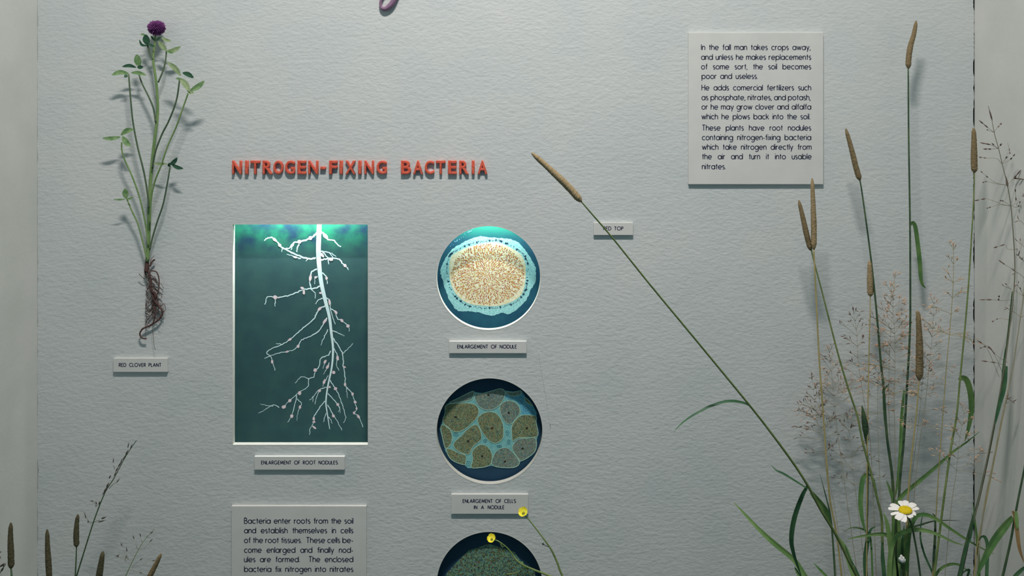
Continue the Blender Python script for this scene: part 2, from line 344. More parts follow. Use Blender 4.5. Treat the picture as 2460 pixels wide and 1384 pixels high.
plaque('text_panel', (556, 1216, 880, 1600), [
    ('Bacteria enter roots from the soil', 587, 848, 1258), ('and establish themselves in cells', 587, 848, 1281), ('of the root tissues.  These cells be-', 587, 848, 1304.5),
    ('come enlarged and finally nod-', 587, 848, 1328), ('ules are formed.  The enclosed', 587, 848, 1350.5), ('bacteria fix nitrogen into nitrates', 587, 848, 1374), ('which', 587, 626, 1397)],
    'grey text panel at the bottom edge beginning Bacteria enter roots from the soil', 'sign', 9.2, 0.80, 2.0, 2.35, bev=0.0006)
def cap_plaque(rect, lines, label, sw=1.7):
    plaque('caption_plaque', rect, lines, label, 'sign', 5.6, 0.82, sw, 1.9, group='small grey caption plaques on the back wall')
def cap_fit(txt, x0, x1, base, xh=5.6):   # choose the horizontal scale so that spaces stay readable
    return (txt, x0, x1, base)
cap_plaque((272, 861, 402, 894), [('RED CLOVER PLANT', 286, 387, 881)], 'small grey plaque below the clover roots reading RED CLOVER PLANT')
cap_plaque((611, 1097, 828, 1129), [('ENLARGEMENT OF ROOT NODULES', 628, 811, 1115.5)], 'small grey plaque under the rectangular picture reading ENLARGEMENT OF ROOT NODULES')
cap_plaque((1079, 820, 1265, 849), [('ENLARGEMENT OF NODULE', 1099, 1241, 837)], 'small grey plaque below the top round picture reading ENLARGEMENT OF NODULE')
cap_plaque((1084, 1188, 1269, 1235), [('ENLARGEMENT OF CELLS', 1112, 1239, 1208), ('IN A NODULE', 1139, 1211, 1223)], 'two-line grey plaque below the middle round picture reading ENLARGEMENT OF CELLS IN A NODULE')
cap_plaque((1426, 535, 1521, 565), [('RED TOP', 1450, 1497, 553)], 'smallest grey plaque reading RED TOP crossed by the leaning grass stalk')

# ------------------------------------------------------------------ raised red letters
HL = [('N', 557, 580, 'first letter N of NITROGEN'), ('I', 588, 596, 'letter I of NITROGEN'), ('T', 601, 624, 'letter T of NITROGEN'), ('R', 630, 654, 'letter R of NITROGEN'),
      ('O', 656, 680, 'letter O of NITROGEN'), ('G', 684, 708, 'letter G of NITROGEN'), ('E', 714, 735, 'letter E of NITROGEN'), ('N', 740, 764, 'last letter N of NITROGEN'),
      ('-', 769, 782, 'hyphen between NITROGEN and FIXING'), ('F', 790, 810, 'letter F of FIXING'), ('I', 815, 823, 'first letter I of FIXING'), ('X', 829, 854, 'letter X of FIXING'),
      ('I', 860, 868, 'second letter I of FIXING'), ('N', 875, 898, 'letter N of FIXING'), ('G', 904, 929, 'letter G of FIXING'),
      ('B', 963, 987, 'letter B of BACTERIA'), ('A', 992, 1016, 'first letter A of BACTERIA'), ('C', 1020, 1043, 'letter C of BACTERIA'), ('T', 1047, 1070, 'letter T of BACTERIA'),
      ('E', 1076, 1097, 'letter E of BACTERIA'), ('R', 1103, 1126, 'letter R of BACTERIA'), ('I', 1133, 1140, 'letter I of BACTERIA'), ('A', 1147, 1171, 'last letter A of BACTERIA')]
glyphs = {}
def glyph_mesh(ch):
    c = bpy.data.curves.new('g', 'FONT'); c.body = ch; c.size = 1; c.extrude = 0.07; c.offset = -0.012; c.bevel_depth = 0.045; c.bevel_resolution = 3; c.resolution_u = 6
    o = bpy.data.objects.new('g', c); COL.objects.link(o); bpy.context.view_layer.update()
    m = bpy.data.meshes.new_from_object(o.evaluated_get(bpy.context.evaluated_depsgraph_get())); bpy.data.objects.remove(o); return m
LT = 0.0050
for ch, x0, x1, lab in HL:
    m = glyph_mesh(ch)
    xs = [v.co.x for v in m.vertices]; ys = [v.co.y for v in m.vertices]; zs = [v.co.z for v in m.vertices]
    py0, py1 = (386, 419) if ch != '-' else (400.5, 407.5)
    A0 = P(x0, py1, LT); A1 = P(x1, py0, LT)
    for v in m.vertices:
        u = (v.co.x - min(xs)) / (max(xs) - min(xs)); t = (v.co.y - min(ys)) / (max(ys) - min(ys)); d = (v.co.z - min(zs)) / (max(zs) - min(zs))
        v.co = Vector(((u - 0.5) * (A1.x - A0.x), -d * LT, t * (A1.z - A0.z)))
    m.materials.clear(); m.materials.append(m_red); m.name = 'raised_letter'
    o = bpy.data.objects.new('raised_letter' if ch != '-' else 'raised_hyphen', m); COL.objects.link(o); o.location = ((A0.x + A1.x) / 2, 0, A0.z)
    tag(o, 'raised red ' + lab + ' in the heading', 'letter', 'red heading letters')
# purple script letter: only its looped tail reaches into the picture
mb = MB()
tail = smooth_pts([(1010, -190), (985, -215), (945, -205), (925, -165), (935, -120), (965, -105), (995, -135), (1010, -190), (985, -100), (955, -20), (942, 8), (926, 21), (916, 17), (915, 2), (925, -18), (950, -50), (1000, -85), (1040, -110)], 8)
n = len(tail); rad = []
for i, p in enumerate(tail):
    rad.append((5.5 if p.y < -40 or p.x > 935 or i < n * 0.6 and True else 4.6) * S)
rad = [(6.6 if i < n * 0.66 else 3.6) * S for i in range(n)]
for i in range(n):
    u = i / n; rad[i] = S * (6.8 - 3.4 * min(1, max(0, (u - 0.60) / 0.12)))
mb.tube([P(p.x, p.y, 0.0045 + 0.0008 * math.sin(i * 0.05)) for i, p in enumerate(tail)], rad, 10)
tl = mb.build('script_letter', m_purple, base=P(925, 26, 0)); tag(tl, 'looped tail of a mauve raised script letter cut off at the top edge', 'letter')

# ------------------------------------------------------------------ pictures behind the openings
def flat(mb, pts, y):   # filled flat polygon from photo pixels at depth y behind the wall
    vs = [P(p[0], p[1], -y) for p in pts]; mb.add([(v.x, y, v.z) for v in vs], [tuple(range(len(vs)))])
def ribbon(mb, pts, ws, y):
    n = len(pts); vs = []
    for i in range(n):
        t = (Vector(pts[min(i + 1, n - 1)]) - Vector(pts[max(i - 1, 0)])); t = t.normalized() if t.length > 1e-6 else Vector((1, 0))
        nn = Vector((-t.y, t.x)); p = Vector(pts[i])
        for q in (p + nn * ws[i] / 2, p - nn * ws[i] / 2): w3 = P(q.x, q.y, -y); vs.append((w3.x, y, w3.z))
    mb.add(vs, [(2 * i, 2 * i + 1, 2 * i + 3, 2 * i + 2) for i in range(n - 1)])
def card(name, x0, y0, x1, y1, m, t):
    a = P(x0, y0, -DP); b = P(x1, y1, -DP); mb = MB(); box(mb, (a.x, DP, b.z), (b.x, DP + 0.003, a.z)); return mb.build(name, m, t, smooth=False)

# painted background of the root picture: dark teal, mottled green and blue soil band near the top
m_teal = mat('teal_picture_ground', (0.034, 0.092, 0.102), (0.042, 0.115, 0.112), scale=40, rough=0.6)
nt = m_teal.node_tree; N = nt.nodes; L = nt.links
tc = N.new('ShaderNodeTexCoord'); sx = N.new('ShaderNodeSeparateXYZ'); L.new(tc.outputs['Object'], sx.inputs[0])
nz = N.new('ShaderNodeTexNoise'); nz.inputs['Scale'].default_value = 38; nz.inputs['Detail'].default_value = 4; L.new(tc.outputs['Object'], nz.inputs['Vector'])
rr = N.new('ShaderNodeValToRGB'); e = rr.color_ramp.elements; e[0].position = .36; e[0].color = (0.010, 0.045, 0.085, 1); e[1].position = .64; e[1].color = (0.014, 0.20, 0.11, 1)
e2 = rr.color_ramp.elements.new(.48); e2.color = (0.012, 0.10, 0.085, 1); L.new(nz.outputs['Fac'], rr.inputs[0])
mr = N.new('ShaderNodeMapRange'); H0 = 532 * S
ms = N.new('ShaderNodeMath'); ms.operation = 'MULTIPLY_ADD'; L.new(nz.outputs['Fac'], ms.inputs[0]); ms.inputs[1].default_value = -0.035; L.new(sx.outputs['Z'], ms.inputs[2])
mr.inputs['From Min'].default_value = H0 * 0.87 - 0.0175; mr.inputs['From Max'].default_value = H0 * 0.98 - 0.0175; L.new(ms.outputs[0], mr.inputs['Value'])
mx = N.new('ShaderNodeMix'); mx.data_type = 'RGBA'; L.new(mr.outputs[0], mx.inputs['Factor'])
bs = N['Principled BSDF']; old = bs.inputs['Base Color'].links[0].from_socket; L.new(old, mx.inputs['A']); L.new(rr.outputs[0], mx.inputs['B']); L.new(mx.outputs['Result'], bs.inputs['Base Color'])

m_rootp = mat('painted_root_white', (0.66, 0.90, 0.92), (0.76, 0.94, 0.94), scale=60, rough=0.7)
m_nodp = mat('painted_nodule_pink', (0.78, 0.64, 0.68), (0.88, 0.76, 0.78), scale=90, rough=0.7)
base = P(722, 1075, -DP)
t = thing('root_picture', 'rectangular dark teal picture of a white branching root with pink nodules', 'picture', base, 'recessed pictures')
card('picture_ground', 530, 515, 912, 1092, m_teal, t)
BR = [
 ([(761,558.5),(748,571.5),(722,580.6),(706.5,582),(696,596),(686,597)],4), ([(719.5,584.5),(714,596),(713,606.6)],3), ([(706,583),(699,600)],3),
 ([(758.5,619.6),(745.5,622),(722,616),(696,604),(678,595),(671,588),(659.7,575.4),(652,570),(641.5,573),(635,577)],4), ([(722,621),(709,617),(689.6,610.5)],2.5), ([(680,596),(676.6,605)],2), ([(740,621),(735,628)],2),
 ([(771.5,556),(780.6,566),(786,574),(803,578),(810.5,587),(819.6,593.6)],4), ([(769,626),(790,621),(816,623.6),(823.5,634),(834,643),(838,649.6)],3.5), ([(769,604),(782,605),(795,608),(806.6,616)],3), ([(774,605),(786,618),(790,635)],2.8), ([(790,606),(800,618)],2.2),
 ([(761,645.7),(748,655),(744,675.6),(748,694),(752,700)],3.2), ([(762,664),(757,669),(756,683)],2), ([(771.5,655),(779,658.7),(784.5,668),(787,682)],3),
 ([(771,686),(754,693),(728,696),(702,707.5),(670,714.7),(658.5,714),(641,714.7),(637,732)],3.2), ([(661,717.6),(661,736)],2.2), ([(746.6,683),(748,694.5),(757,704.6),(757,717.6)],2.2), ([(780,717.6),(768,719),(757,730.6)],2.4),
 ([(780,735),(768,742),(759.7,755),(754,766.7),(736.5,781),(713,801),(696,816),(678.7,827),(650,839),(641,847.6),(650,856),(654,868),(661,889.5)],2.6), ([(676,827),(663,826)],1.8),
 ([(785.7,764),(780,772.5),(768,792.7),(748,807),(725,817),(716,832),(704.7,840),(690,844.7),(661,850.5),(635,862)],2.4),
 ([(784,716),(793,723),(794,740.7),(800,764),(805,779.7)],2.2), ([(794,742),(806,749),(810,765),(822,771),(836,782.6),(839,797)],2.2), ([(788.5,791),(780,807),(770,830)],2.2), ([(798.7,794),(814.6,801),(827.6,807)],2),
 ([(800,811.5),(811.7,830),(823,850.5),(824.7,876.5),(829,905.4),(830.5,925.7),(843.5,943),(852,963),(856.5,983.5),(850.7,992),(861,1001),(872,1025)],2.2), ([(823,850.5),(837.7,836),(848,824.5)],1.8), ([(832,931),(833,945),(835,957)],1.4),
 ([(803,836),(810,856),(809,876.5),(814.6,889.5)],1.8), ([(794,842),(788.5,853),(771,862),(765.5,882),(757,891),(754,905),(742,911),(739.5,928.6),(719,943),(696,962),(681.6,977.7)],2.1), ([(671,979),(655.6,973),(638,984),(621,992)],1.7),
 ([(742,911),(725,905),(709,920)],1.6), ([(713,949),(706,980.6),(700,999),(691.7,1015)],1.8), ([(713,957.5),(723.5,969),(720.6,979),(716,992),(713,1011)],1.6), ([(655,976),(640,974),(624,970.5)],1.4),
 ([(791,871),(783,888),(777,899.6)],1.6), ([(781,869),(776,885)],1.4), ([(788.5,902.5),(780,917),(775,930)],1.6), ([(784,930),(765,938),(754,951.7),(744,961.8)],1.8), ([(768,937),(759.7,957.5),(757,972)],1.6), ([(752,952),(751,966)],1.4),
 ([(793,914),(806,934),(817.5,957.5),(824.7,980.6),(830.5,1003.7),(826,1016.7)],2), ([(787,946),(811.7,972),(817.5,992)],1.8), ([(812,972),(816,983),(812,990)],1.3), ([(780,963),(765.5,983.5),(755,1001),(754,1015),(745,1029.7),(744,1044)],2),
 ([(787,972),(797,992),(807,1006.6),(822,1034)],2), ([(783,992),(777,1014)],1.6), ([(790,1001),(798,1017)],1.5)]
mb = MB(); mr_ = smooth_pts([(767,528,12),(767,540,11.5),(765,600,11.5),(767,640,10.5),(772,680,9.5),(781,720,8.5),(791,760,7),(796,800,6),(800,839,5),(797,882,4.2),(787,931,3.8),(783,966,3.4),(786,992,2.8),(792,1031,1.6)], 6)
ribbon(mb, [(p.x, p.y) for p in mr_], [p.z for p in mr_], DP - 0.0003); mb.build('main_root', m_rootp, t, smooth=False)
rj = random.Random(5)
for bi, (c, w_) in enumerate(BR):
    mb = MB(); q = smooth_pts(c, 6); n = len(q)
    ribbon(mb, [(p.x + rj.uniform(-1, 1), p.y + rj.uniform(-1, 1)) for p in q], [w_ * (1.1 - 0.55 * i / n) + rj.uniform(-.35, .35) for i in range(n)], DP - 0.00012 - bi * 2.2e-6)
    mb.build('root_branch', m_rootp, t, smooth=False)
ND = [(745.5,572,11,9,-40),(719.5,580.6,10,10,0),(660,576,13,7,45),(672,589,10,7,45),(709,618,9,5,10),(782,567,18,9,45),(795,623,12,9,10),(829,638,8,7,40),(774,613,14,7,45),(745.5,668,7,17,5),(758,666.5,6,6,0),(784.5,668,6,9,0),
 (726,692,9,6,20),(730,702,6,12,0),(661,714,10,10,0),(669,715,5,4,0),(770,704,7,5,0),(768,742,13,7,-45),(696,816,11,6,-35),(654,869,6,9,0),(780,772,7,15,35),(716,832,7,8,0),(690,845,9,5,-20),(791.5,726,6,15,-8),(806.5,750,12,6,45),(821,770,10,7,40),(836,783,9,8,0),
 (827.6,882,7,5,20),(829,924,6,8,0),(847,947,6,8,0),(853,966,8,6,30),(856.5,982,5,6,0),(850.7,992,6,8,0),(861,1001,6,11,-30),(811,860.6,7,13,-5),(781,869,6,11,25),(757,889,9,9,0),(720,944.5,8,10,0),(696,962.7,8,9,20),(681.6,977.7,11,8,-30),(701,1000,8,9,30),(720.6,978,6,9,0),
 (787,881,7,12,30),(801.6,895,8,8,0),(779,917,6,13,20),(768,938.7,7,8,20),(806,934,8,8,20),(792,930,5,6,0),(811.7,972,7,7,0),(754,1006,6,10,0),(754,1014,8,5,0),(755,1027,5,12,-50),(801,999,7,9,-30)]
for i, (x, y, w_, h_, ang) in enumerate(ND):
    mb = MB(); aa = math.radians(ang)
    pts = []
    for k in range(10):
        th = 2 * math.pi * k / 10; rr_ = rj.uniform(.85, 1.12)
        u, v = w_ / 2 * math.cos(th) * rr_, h_ / 2 * math.sin(th) * rr_; pts.append((x + u * math.cos(aa) - v * math.sin(aa), y + u * math.sin(aa) + v * math.cos(aa)))
    flat(mb, pts, DP - 0.0004); mb.build('nodule', m_nodp, t, smooth=False)

# nodule section (top round picture)
def Z1(x, y): return (1020 + x / 3.955, 520 + y / 3.955)
m_g1 = mat('blue_green_ground', (0.012, 0.085, 0.15), (0.018, 0.12, 0.17), scale=50)
m_g2 = mat('navy_ground', (0.012, 0.05, 0.095), (0.016, 0.06, 0.11), scale=50)
nt = m_g1.node_tree; N = nt.nodes; L = nt.links; tc = N.new('ShaderNodeTexCoord'); sx = N.new('ShaderNodeSeparateXYZ'); L.new(tc.outputs['Object'], sx.inputs[0])
mr = N.new('ShaderNodeMapRange'); mr.inputs['From Min'].default_value = 228 * S; mr.inputs['From Max'].default_value = 262 * S; L.new(sx.outputs['Z'], mr.inputs['Value'])
mx = N.new('ShaderNodeMix'); mx.data_type = 'RGBA'; bs = N['Principled BSDF']; old = bs.inputs['Base Color'].links[0].from_socket
L.new(mr.outputs[0], mx.inputs['Factor']); L.new(old, mx.inputs['A']); mx.inputs['B'].default_value = (0.01, 0.17, 0.12, 1); L.new(mx.outputs['Result'], bs.inputs['Base Color'])
m_cort = mat('cyan_cortex', (0.24, 0.60, 0.60), (0.42, 0.76, 0.74), scale=420, lo=.4, hi=.6)
m_core = mat('cream_core', (0.70, 0.68, 0.38), (0.82, 0.80, 0.62), scale=260, lo=.42, hi=.58)
m_or1 = mat('orange_cell', (0.50, 0.16, 0.02), (0.62, 0.27, 0.05), scale=300)
m_or2 = mat('rust_cell', (0.34, 0.09, 0.05), (0.46, 0.15, 0.08), scale=300)
m_navy = mat('navy_dot', (0.008, 0.045, 0.08), scale=50)
m_ltbl = mat('light_blue_fleck', (0.20, 0.52, 0.85), (0.35, 0.62, 0.9), scale=50)
t = thing('nodule_picture', 'top round picture of a cream and orange nodule section with a pale cyan rim', 'picture', P(1174, 805, -DP), 'recessed pictures')
card('picture_ground', 1025, 515, 1322, 815, m_g1, t)
oc = [(150,530),(165,460),(210,380),(280,300),(390,235),(510,190),(640,200),(780,210),(890,245),(960,330),(1020,420),(1055,500),(1050,620),(1000,720),(960,800),(880,880),(800,930),(740,915),(650,940),(540,920),(430,900),(330,900),(270,850),(220,760),(180,640)]
outc = [Z1(p.x + rj.uniform(-5, 5), p.y + rj.uniform(-5, 5)) for p in closed_smooth(oc, 6)]
ic = closed_smooth([(245,400),(300,345),(420,290),(560,255),(700,250),(820,300),(920,370),(960,480),(955,620),(920,740),(830,810),(700,850),(560,850),(430,830),(340,780),(270,690),(235,560)], 5)
inc = [Z1(p.x, p.y) for p in ic]
mb = MB(); flat(mb, outc, DP - .0001); mb.build('outer_rim', m_cort, t, smooth=False)
mb = MB(); flat(mb, inc, DP - .0002); mb.build('inner_core', m_core, t, smooth=False)
cx, cy = Z1(600, 550)
mb1 = MB(); mb2 = MB(); rows = 0
def blob(mb, x, y, a, b, ang, yy, n=6):
    pts = []
    for k in range(n):
        th = 2 * math.pi * k / n; u, v = a * math.cos(th), b * math.sin(th); pts.append((x + u * math.cos(ang) - v * math.sin(ang), y + u * math.sin(ang) + v * math.cos(ang)))
    flat(mb, pts, yy)
R_ = 3.0
while R_ < 97:
    nn = max(4, int(2 * math.pi * R_ / 5.0)); ph = rj.random() * 6
    for k in range(nn):
        th = ph + 2 * math.pi * k / nn + rj.uniform(-.03, .03)
        # scale circle radius to the core outline
        ex, ey = math.cos(th) * 0.965, math.sin(th) * 0.80
        x = cx + ex * R_ + rj.uniform(-1, 1); y = cy + ey * R_ + rj.uniform(-1, 1)
        if rj.random() < .12: continue
        if R_ > 91: continue
        blob(mb1 if rj.random() < .62 else mb2, x, y, rj.uniform(1.2, 2.3), rj.uniform(.8, 1.5), th + rj.uniform(-.5, .5), DP - .00025 - R_ * 5e-7 - k * 4e-8)
    R_ += rj.uniform(3.3, 4.1)
o = mb1.build('orange_core_cells', m_or1, t, smooth=False); o['kind'] = 'stuff'
o = mb2.build('rust_core_cells', m_or2, t, smooth=False); o['kind'] = 'stuff'
mb3 = MB()
for k in range(len(ic) * 2):
    if rj.random() < .15: continue
    p = ic[(k // 2) % len(ic)].lerp(ic[(k // 2 + 1) % len(ic)], (k % 2) * .5); d = Vector((p.x - 600, p.y - 550)).normalized()
    q = p.to_2d() + d * rj.uniform(14, 26); s_ = rj.uniform(.7, 1.25) if rj.random() < .8 else 2.1
    blob(mb3, *Z1(q.x, q.y), s_ * 1.5, s_, math.atan2(d.y, d.x), DP - .00015 - k * 1e-7)
o = mb3.build('rim_dots', m_navy, t, smooth=False); o['kind'] = 'stuff'
mb3 = MB()
for k in range(46):
    x, y = Z1(rj.gauss(340, 75), 0)[0], 0
    u = rj.uniform(0, 1); xx = 240 + 260 * u; yy = 290 - 190 * u + rj.gauss(0, 18)
    if yy > 255 - (xx - 240) * .75 + 40: continue
    blob(mb3, *Z1(xx, yy), rj.uniform(.5, 1.7), rj.uniform(.5, 1.0), rj.random() * 3, DP - .0003)
o = mb3.build('blue_flecks', m_ltbl, t, smooth=False); o['kind'] = 'stuff'

# cells picture (middle round picture); this one and the next sit shallower
DP = 0.0135
def Z2(x, y): return (1020 + x / 3.845, 880 + y / 3.845)
def speck(name, cols, scale):
    m = bpy.data.materials.new(name); m.use_nodes = True; nt = m.node_tree; N = nt.nodes; L = nt.links; b = N['Principled BSDF']; b.inputs['Roughness'].default_value = .7; b.inputs['Specular IOR Level'].default_value = .2
    tc = N.new('ShaderNodeTexCoord'); v = N.new('ShaderNodeTexVoronoi'); v.inputs['Scale'].default_value = scale; L.new(tc.outputs['Object'], v.inputs['Vector'])
    sp = N.new('ShaderNodeSeparateColor'); L.new(v.outputs['Color'], sp.inputs[0]); r = N.new('ShaderNodeValToRGB'); r.color_ramp.interpolation = 'CONSTANT'
    while len(r.color_ramp.elements) < len(cols): r.color_ramp.elements.new(.5)
    for i, c in enumerate(cols): r.color_ramp.elements[i].position = i / len(cols); r.color_ramp.elements[i].color = (*c, 1)
    L.new(sp.outputs[0], r.inputs[0]); L.new(r.outputs[0], b.inputs['Base Color']); return m
ol = [(.17, .20, .08), (.28, .30, .14), (.13, .25, .18), (.30, .26, .12), (.15, .21, .11), (.24, .33, .22), (.07, .11, .08), (.20, .17, .10)]
bl = [(.11, .22, .21), (.25, .33, .28), (.15, .25, .16), (.28, .30, .18), (.09, .16, .17), (.19, .31, .30), (.22, .17, .15)]
m_cellA = speck('olive_cell_print', ol, 900); m_cellB = speck('grey_green_cell_print', bl, 900)
m_memb = mat('cyan_membrane', (0.16, 0.46, 0.46), (0.24, 0.56, 0.54), scale=220)
m_edge = mat('pale_membrane_line', (0.32, 0.60, 0.50), (0.42, 0.66, 0.5), scale=220)
m_blue = mat('blue_tissue', (0.10, 0.38, 0.52), (0.16, 0.48, 0.60), scale=220)
m_nuc = mat('dark_nucleus', (0.03, 0.025, 0.02), scale=50); m_nucr = mat('red_nucleus', (0.12, 0.03, 0.02), scale=50)
t = thing('cells_picture', 'middle round picture of brownish green cells with dark nuclei', 'picture', P(1176, 1172, -DP), 'recessed pictures')
card('picture_ground', 1032, 893, 1320, 1180, m_g2, t)
mb = MB(); flat(mb, [Z2(*p) for p in [(205,350),(440,230),(470,240),(540,248),(700,205),(740,225),(820,235),(890,220),(930,280),(1000,360),(1035,430),(1030,500),(1050,630),(1030,700),(1020,790),(890,880),(820,940),(620,920),(480,945),(400,940),(370,915),(250,870),(190,780),(180,720),(140,580),(190,430)]], DP - .0002); mb.build('tissue', m_memb, t, smooth=False)
mb = MB(); flat(mb, [Z2(*p) for p in [(745,250),(890,224),(930,282),(1000,362),(1033,430),(1028,458),(900,440),(880,360),(820,300),(745,300)]], DP - .0003); mb.build('blue_tissue', m_blue, t, smooth=False)
for (x, y, rx, ry) in ((885,320,20,32),(935,395,24,22),(990,430,18,14),(795,300,22,12),(765,615,14,22),(775,700,14,20),(290,630,22,14),(690,740,22,10),(560,690,16,14),(405,900,16,22)):
    mb = MB(); q = [Z2(x + rx * math.cos(2 * math.pi * k / 12), y + ry * math.sin(2 * math.pi * k / 12)) for k in range(13)]
    ribbon(mb, q, [.8] * 13, DP - .0004); blob(mb, *Z2(x, y), 1.3, 1.3, 0, DP - .0004); mb.build('small_cell', m_g1 if y > 450 else mat('blue_line', (.03, .14, .26), scale=50), t, smooth=False)
CE = [([(200,360),(330,340),(440,345),(490,380),(500,430),(470,490),(400,560),(330,600),(260,600),(170,520),(190,430)],(288,470),0,1),
 ([(225,340),(330,285),(440,232),(455,250),(430,310),(330,328)],None,1,1), ([(465,265),(540,250),(620,228),(700,208),(740,230),(735,290),(680,370),(600,405),(530,390),(480,340)],(590,265),1,1),
 ([(700,360),(760,320),(830,330),(870,370),(880,430),(840,490),(790,535),(740,510),(700,430)],(778,430),1,1), ([(490,480),(540,435),(620,420),(680,450),(720,520),(730,600),(720,670),(660,710),(600,690),(540,620),(500,540)],(625,572),0,2),
 ([(810,540),(880,460),(960,450),(1030,465),(1030,520),(1046,640),(950,660),(870,660),(815,690),(805,620)],(945,572),0,1), ([(150,560),(190,545),(240,590),(255,660),(240,720),(195,760),(170,680)],None,0,1),
 ([(270,710),(330,650),(410,570),(480,540),(520,610),(520,680),(450,740),(410,810),(340,800),(280,760)],(403,692),0,1), ([(440,790),(490,735),(550,725),(600,765),(625,830),(600,915),(480,940),(430,930),(445,860)],(532,832),0,1),
 ([(200,775),(240,765),(310,800),(380,825),(380,880),(365,910),(250,865)],None,0,1), ([(640,820),(690,765),(760,755),(810,790),(878,880),(820,936),(630,918)],(742,880),1,1), ([(820,720),(870,672),(950,665),(1026,668),(1018,790),(890,876),(850,830),(812,770)],(905,760),1,1),
 ([(750,240),(820,240),(890,228),(880,262),(800,275)],None,1,1), ([(925,290),(960,312),(1000,365),(970,350),(935,325)],None,0,1)]
for ci, (c, nu, kd, nk) in enumerate(CE):
    pl = closed_smooth(c, 4); q = [Z2(p.x, p.y) for p in pl]
    mb = MB(); flat(mb, q, DP - .0006); o = mb.build('cell', m_cellB if kd else m_cellA, t, smooth=False)
    o.parent = t
    mb = MB(); ribbon(mb, q + [q[0]], [1.7] * (len(q) + 1), DP - .0007 - ci * 5e-6); e_ = mb.build('membrane', m_edge, t, smooth=False); e_.parent = o
    if nu:
        mb = MB(); blob(mb, *Z2(*nu), 3.2, 2.4, rj.random() * 3, DP - .0008, 9); e_ = mb.build('nucleus', m_nucr if nk == 2 else m_nuc, t, smooth=False); e_.parent = o

# bottom round picture, only its upper part in the frame
m_mos = speck('green_mosaic_print', [(.12, .25, .12), (.20, .33, .16), (.10, .26, .24), (.16, .34, .30), (.10, .11, .05), (.18, .12, .06), (.05, .13, .16), (.22, .36, .22), (.15, .30, .20)], 760)
t = thing('mosaic_picture', 'round picture at the bottom edge with a green mottled bacteria shape on navy', 'picture', P(1176, 1545, -DP), 'recessed pictures')
card('picture_ground', 1032, 1262, 1320, 1548, m_g2, t)
def Z3(x, y): return (1000 + x / 5.857, 1180 + y / 5.857)
mb = MB(); flat(mb, [Z3(*p) for p in [(415,1170),(560,1010),(740,830),(880,790),(1010,740),(1100,760),(1260,815),(1390,860),(1440,940),(1560,1080),(1670,1130),(1690,1400),(1600,1800),(1250,2000),(800,1950),(500,1700),(420,1400)]], DP - .0003)
mb.build('bacteria_mass', m_mos, t, smooth=False)
mb = MB()
for k in range(420):
    x, y = rj.uniform(430, 1660), rj.uniform(780, 1260)
    if y < 1170 - (x - 415) * 1.05 and x < 740 or (740 <= x < 1010 and y < 850 - (x - 740) * .35) or (x > 1010 and y < 740 + (x - 1010) * .62): continue
    blob(mb, *Z3(x, y), rj.uniform(1.0, 2.0), rj.uniform(.6, 1.1), rj.random() * 3, DP - .0005)
o = mb.build('dark_bacteria', mat('dark_bacteria_ink', (.02, .07, .07), (.10, .06, .03), scale=400, lo=.45, hi=.55), t, smooth=False); o['kind'] = 'stuff'

# ------------------------------------------------------------------ plants: builders
def px_path(pts, d0, d1, n=8):
    """photo polyline (top first) -> smooth world path; depth runs d0 (top) to d1 (bottom)"""
    q = smooth_pts([(p[0], p[1]) for p in pts], n); m = len(q) - 1
    L_ = [0]
    for i in range(m): L_.append(L_[-1] + (q[i + 1] - q[i]).length)
    return [P(p.x, p.y, d0 + (d1 - d0) * L_[i] / max(L_[-1], 1e-6)) for i, p in enumerate(q)]
def to_ground(path, spread=0.0):
    """carry a stem on below the picture down to the floor of the case"""
    a, b = path[-4], path[-1]; d = (b - a).normalized()
    if d.z > -0.2: d.z = -0.2
    h = b.z - ZF; k = h / -d.z; lim = max(-0.06, min(0.06, d.x * k)) * .6
    out = list(path)
    for i in range(1, 7):
        u = i / 6; p = Vector((b.x + (d.x * k * u if abs(d.x * k) < .06 else lim * u * (2 - u)), b.y, b.z - h * u)); out.append(p)
    return out
def fit_radius(n, w0, w1): return [S * .5 * (w0 + (w1 - w0) * i / (n - 1)) for i in range(n)]
def seed_head(name, pts, wpx, d0, d1, m, parent, seed=0, prof=None):
    """bristly cylindrical spike: closely ringed, each ring of small bulging spikelets"""
    r = random.Random(seed); path = px_path(pts, d0, d1, 24 if len(pts) > 2 else 40)
    Ls = [0]
    for i in range(len(path) - 1): Ls.append(Ls[-1] + (path[i + 1] - path[i]).length)
    tot = Ls[-1]; nr = int(tot / 0.00055); sd = 14; mb = MB(); vs = []; j = 0
    for i in range(nr + 1):
        s_ = tot * i / nr
        while j < len(Ls) - 2 and Ls[j + 1] < s_: j += 1
        u = (s_ - Ls[j]) / max(Ls[j + 1] - Ls[j], 1e-9); p = path[j].lerp(path[j + 1], u); t_ = (path[j + 1] - path[j]).normalized()
        a = t_.cross(Vector((0, 1, 0))).normalized(); b = t_.cross(a); f = i / nr
        e = min(1, (f + .012) * 9) ** .5 * min(1, (1.004 - f) * 12) ** .5 * (0.62 + 0.38 * min(1, f * 1.7))
        if prof: e = prof(f)
        for k in range(sd):
            bump = 1 + (.06 if (i // 2 + k) % 2 else -.05) + r.uniform(-.07, .08)
            th = 2 * math.pi * (k + .5 * (i % 2)) / sd
            vs.append(p + (a * math.cos(th) + b * math.sin(th)) * S * wpx / 2 * e * bump)
    fs = [(i * sd + k, i * sd + (k + 1) % sd, (i + 1) * sd + (k + 1) % sd, (i + 1) * sd + k) for i in range(nr) for k in range(sd)]
    fs += [tuple(range(sd))[::-1], tuple(nr * sd + k for k in range(sd))]
    mb.add(vs, fs); return mb.build(name, m, parent)
def leaf(pts, w, d0, d1, m, parent, tw=.5, name='leaf_blade', prof=None):
    mb = MB(); mb.blade(px_path(pts, d0, d1, 7), w * S, tw, prof); return mb.build(name, m, parent)
CLUMP = 'grasses growing at the right of the case'
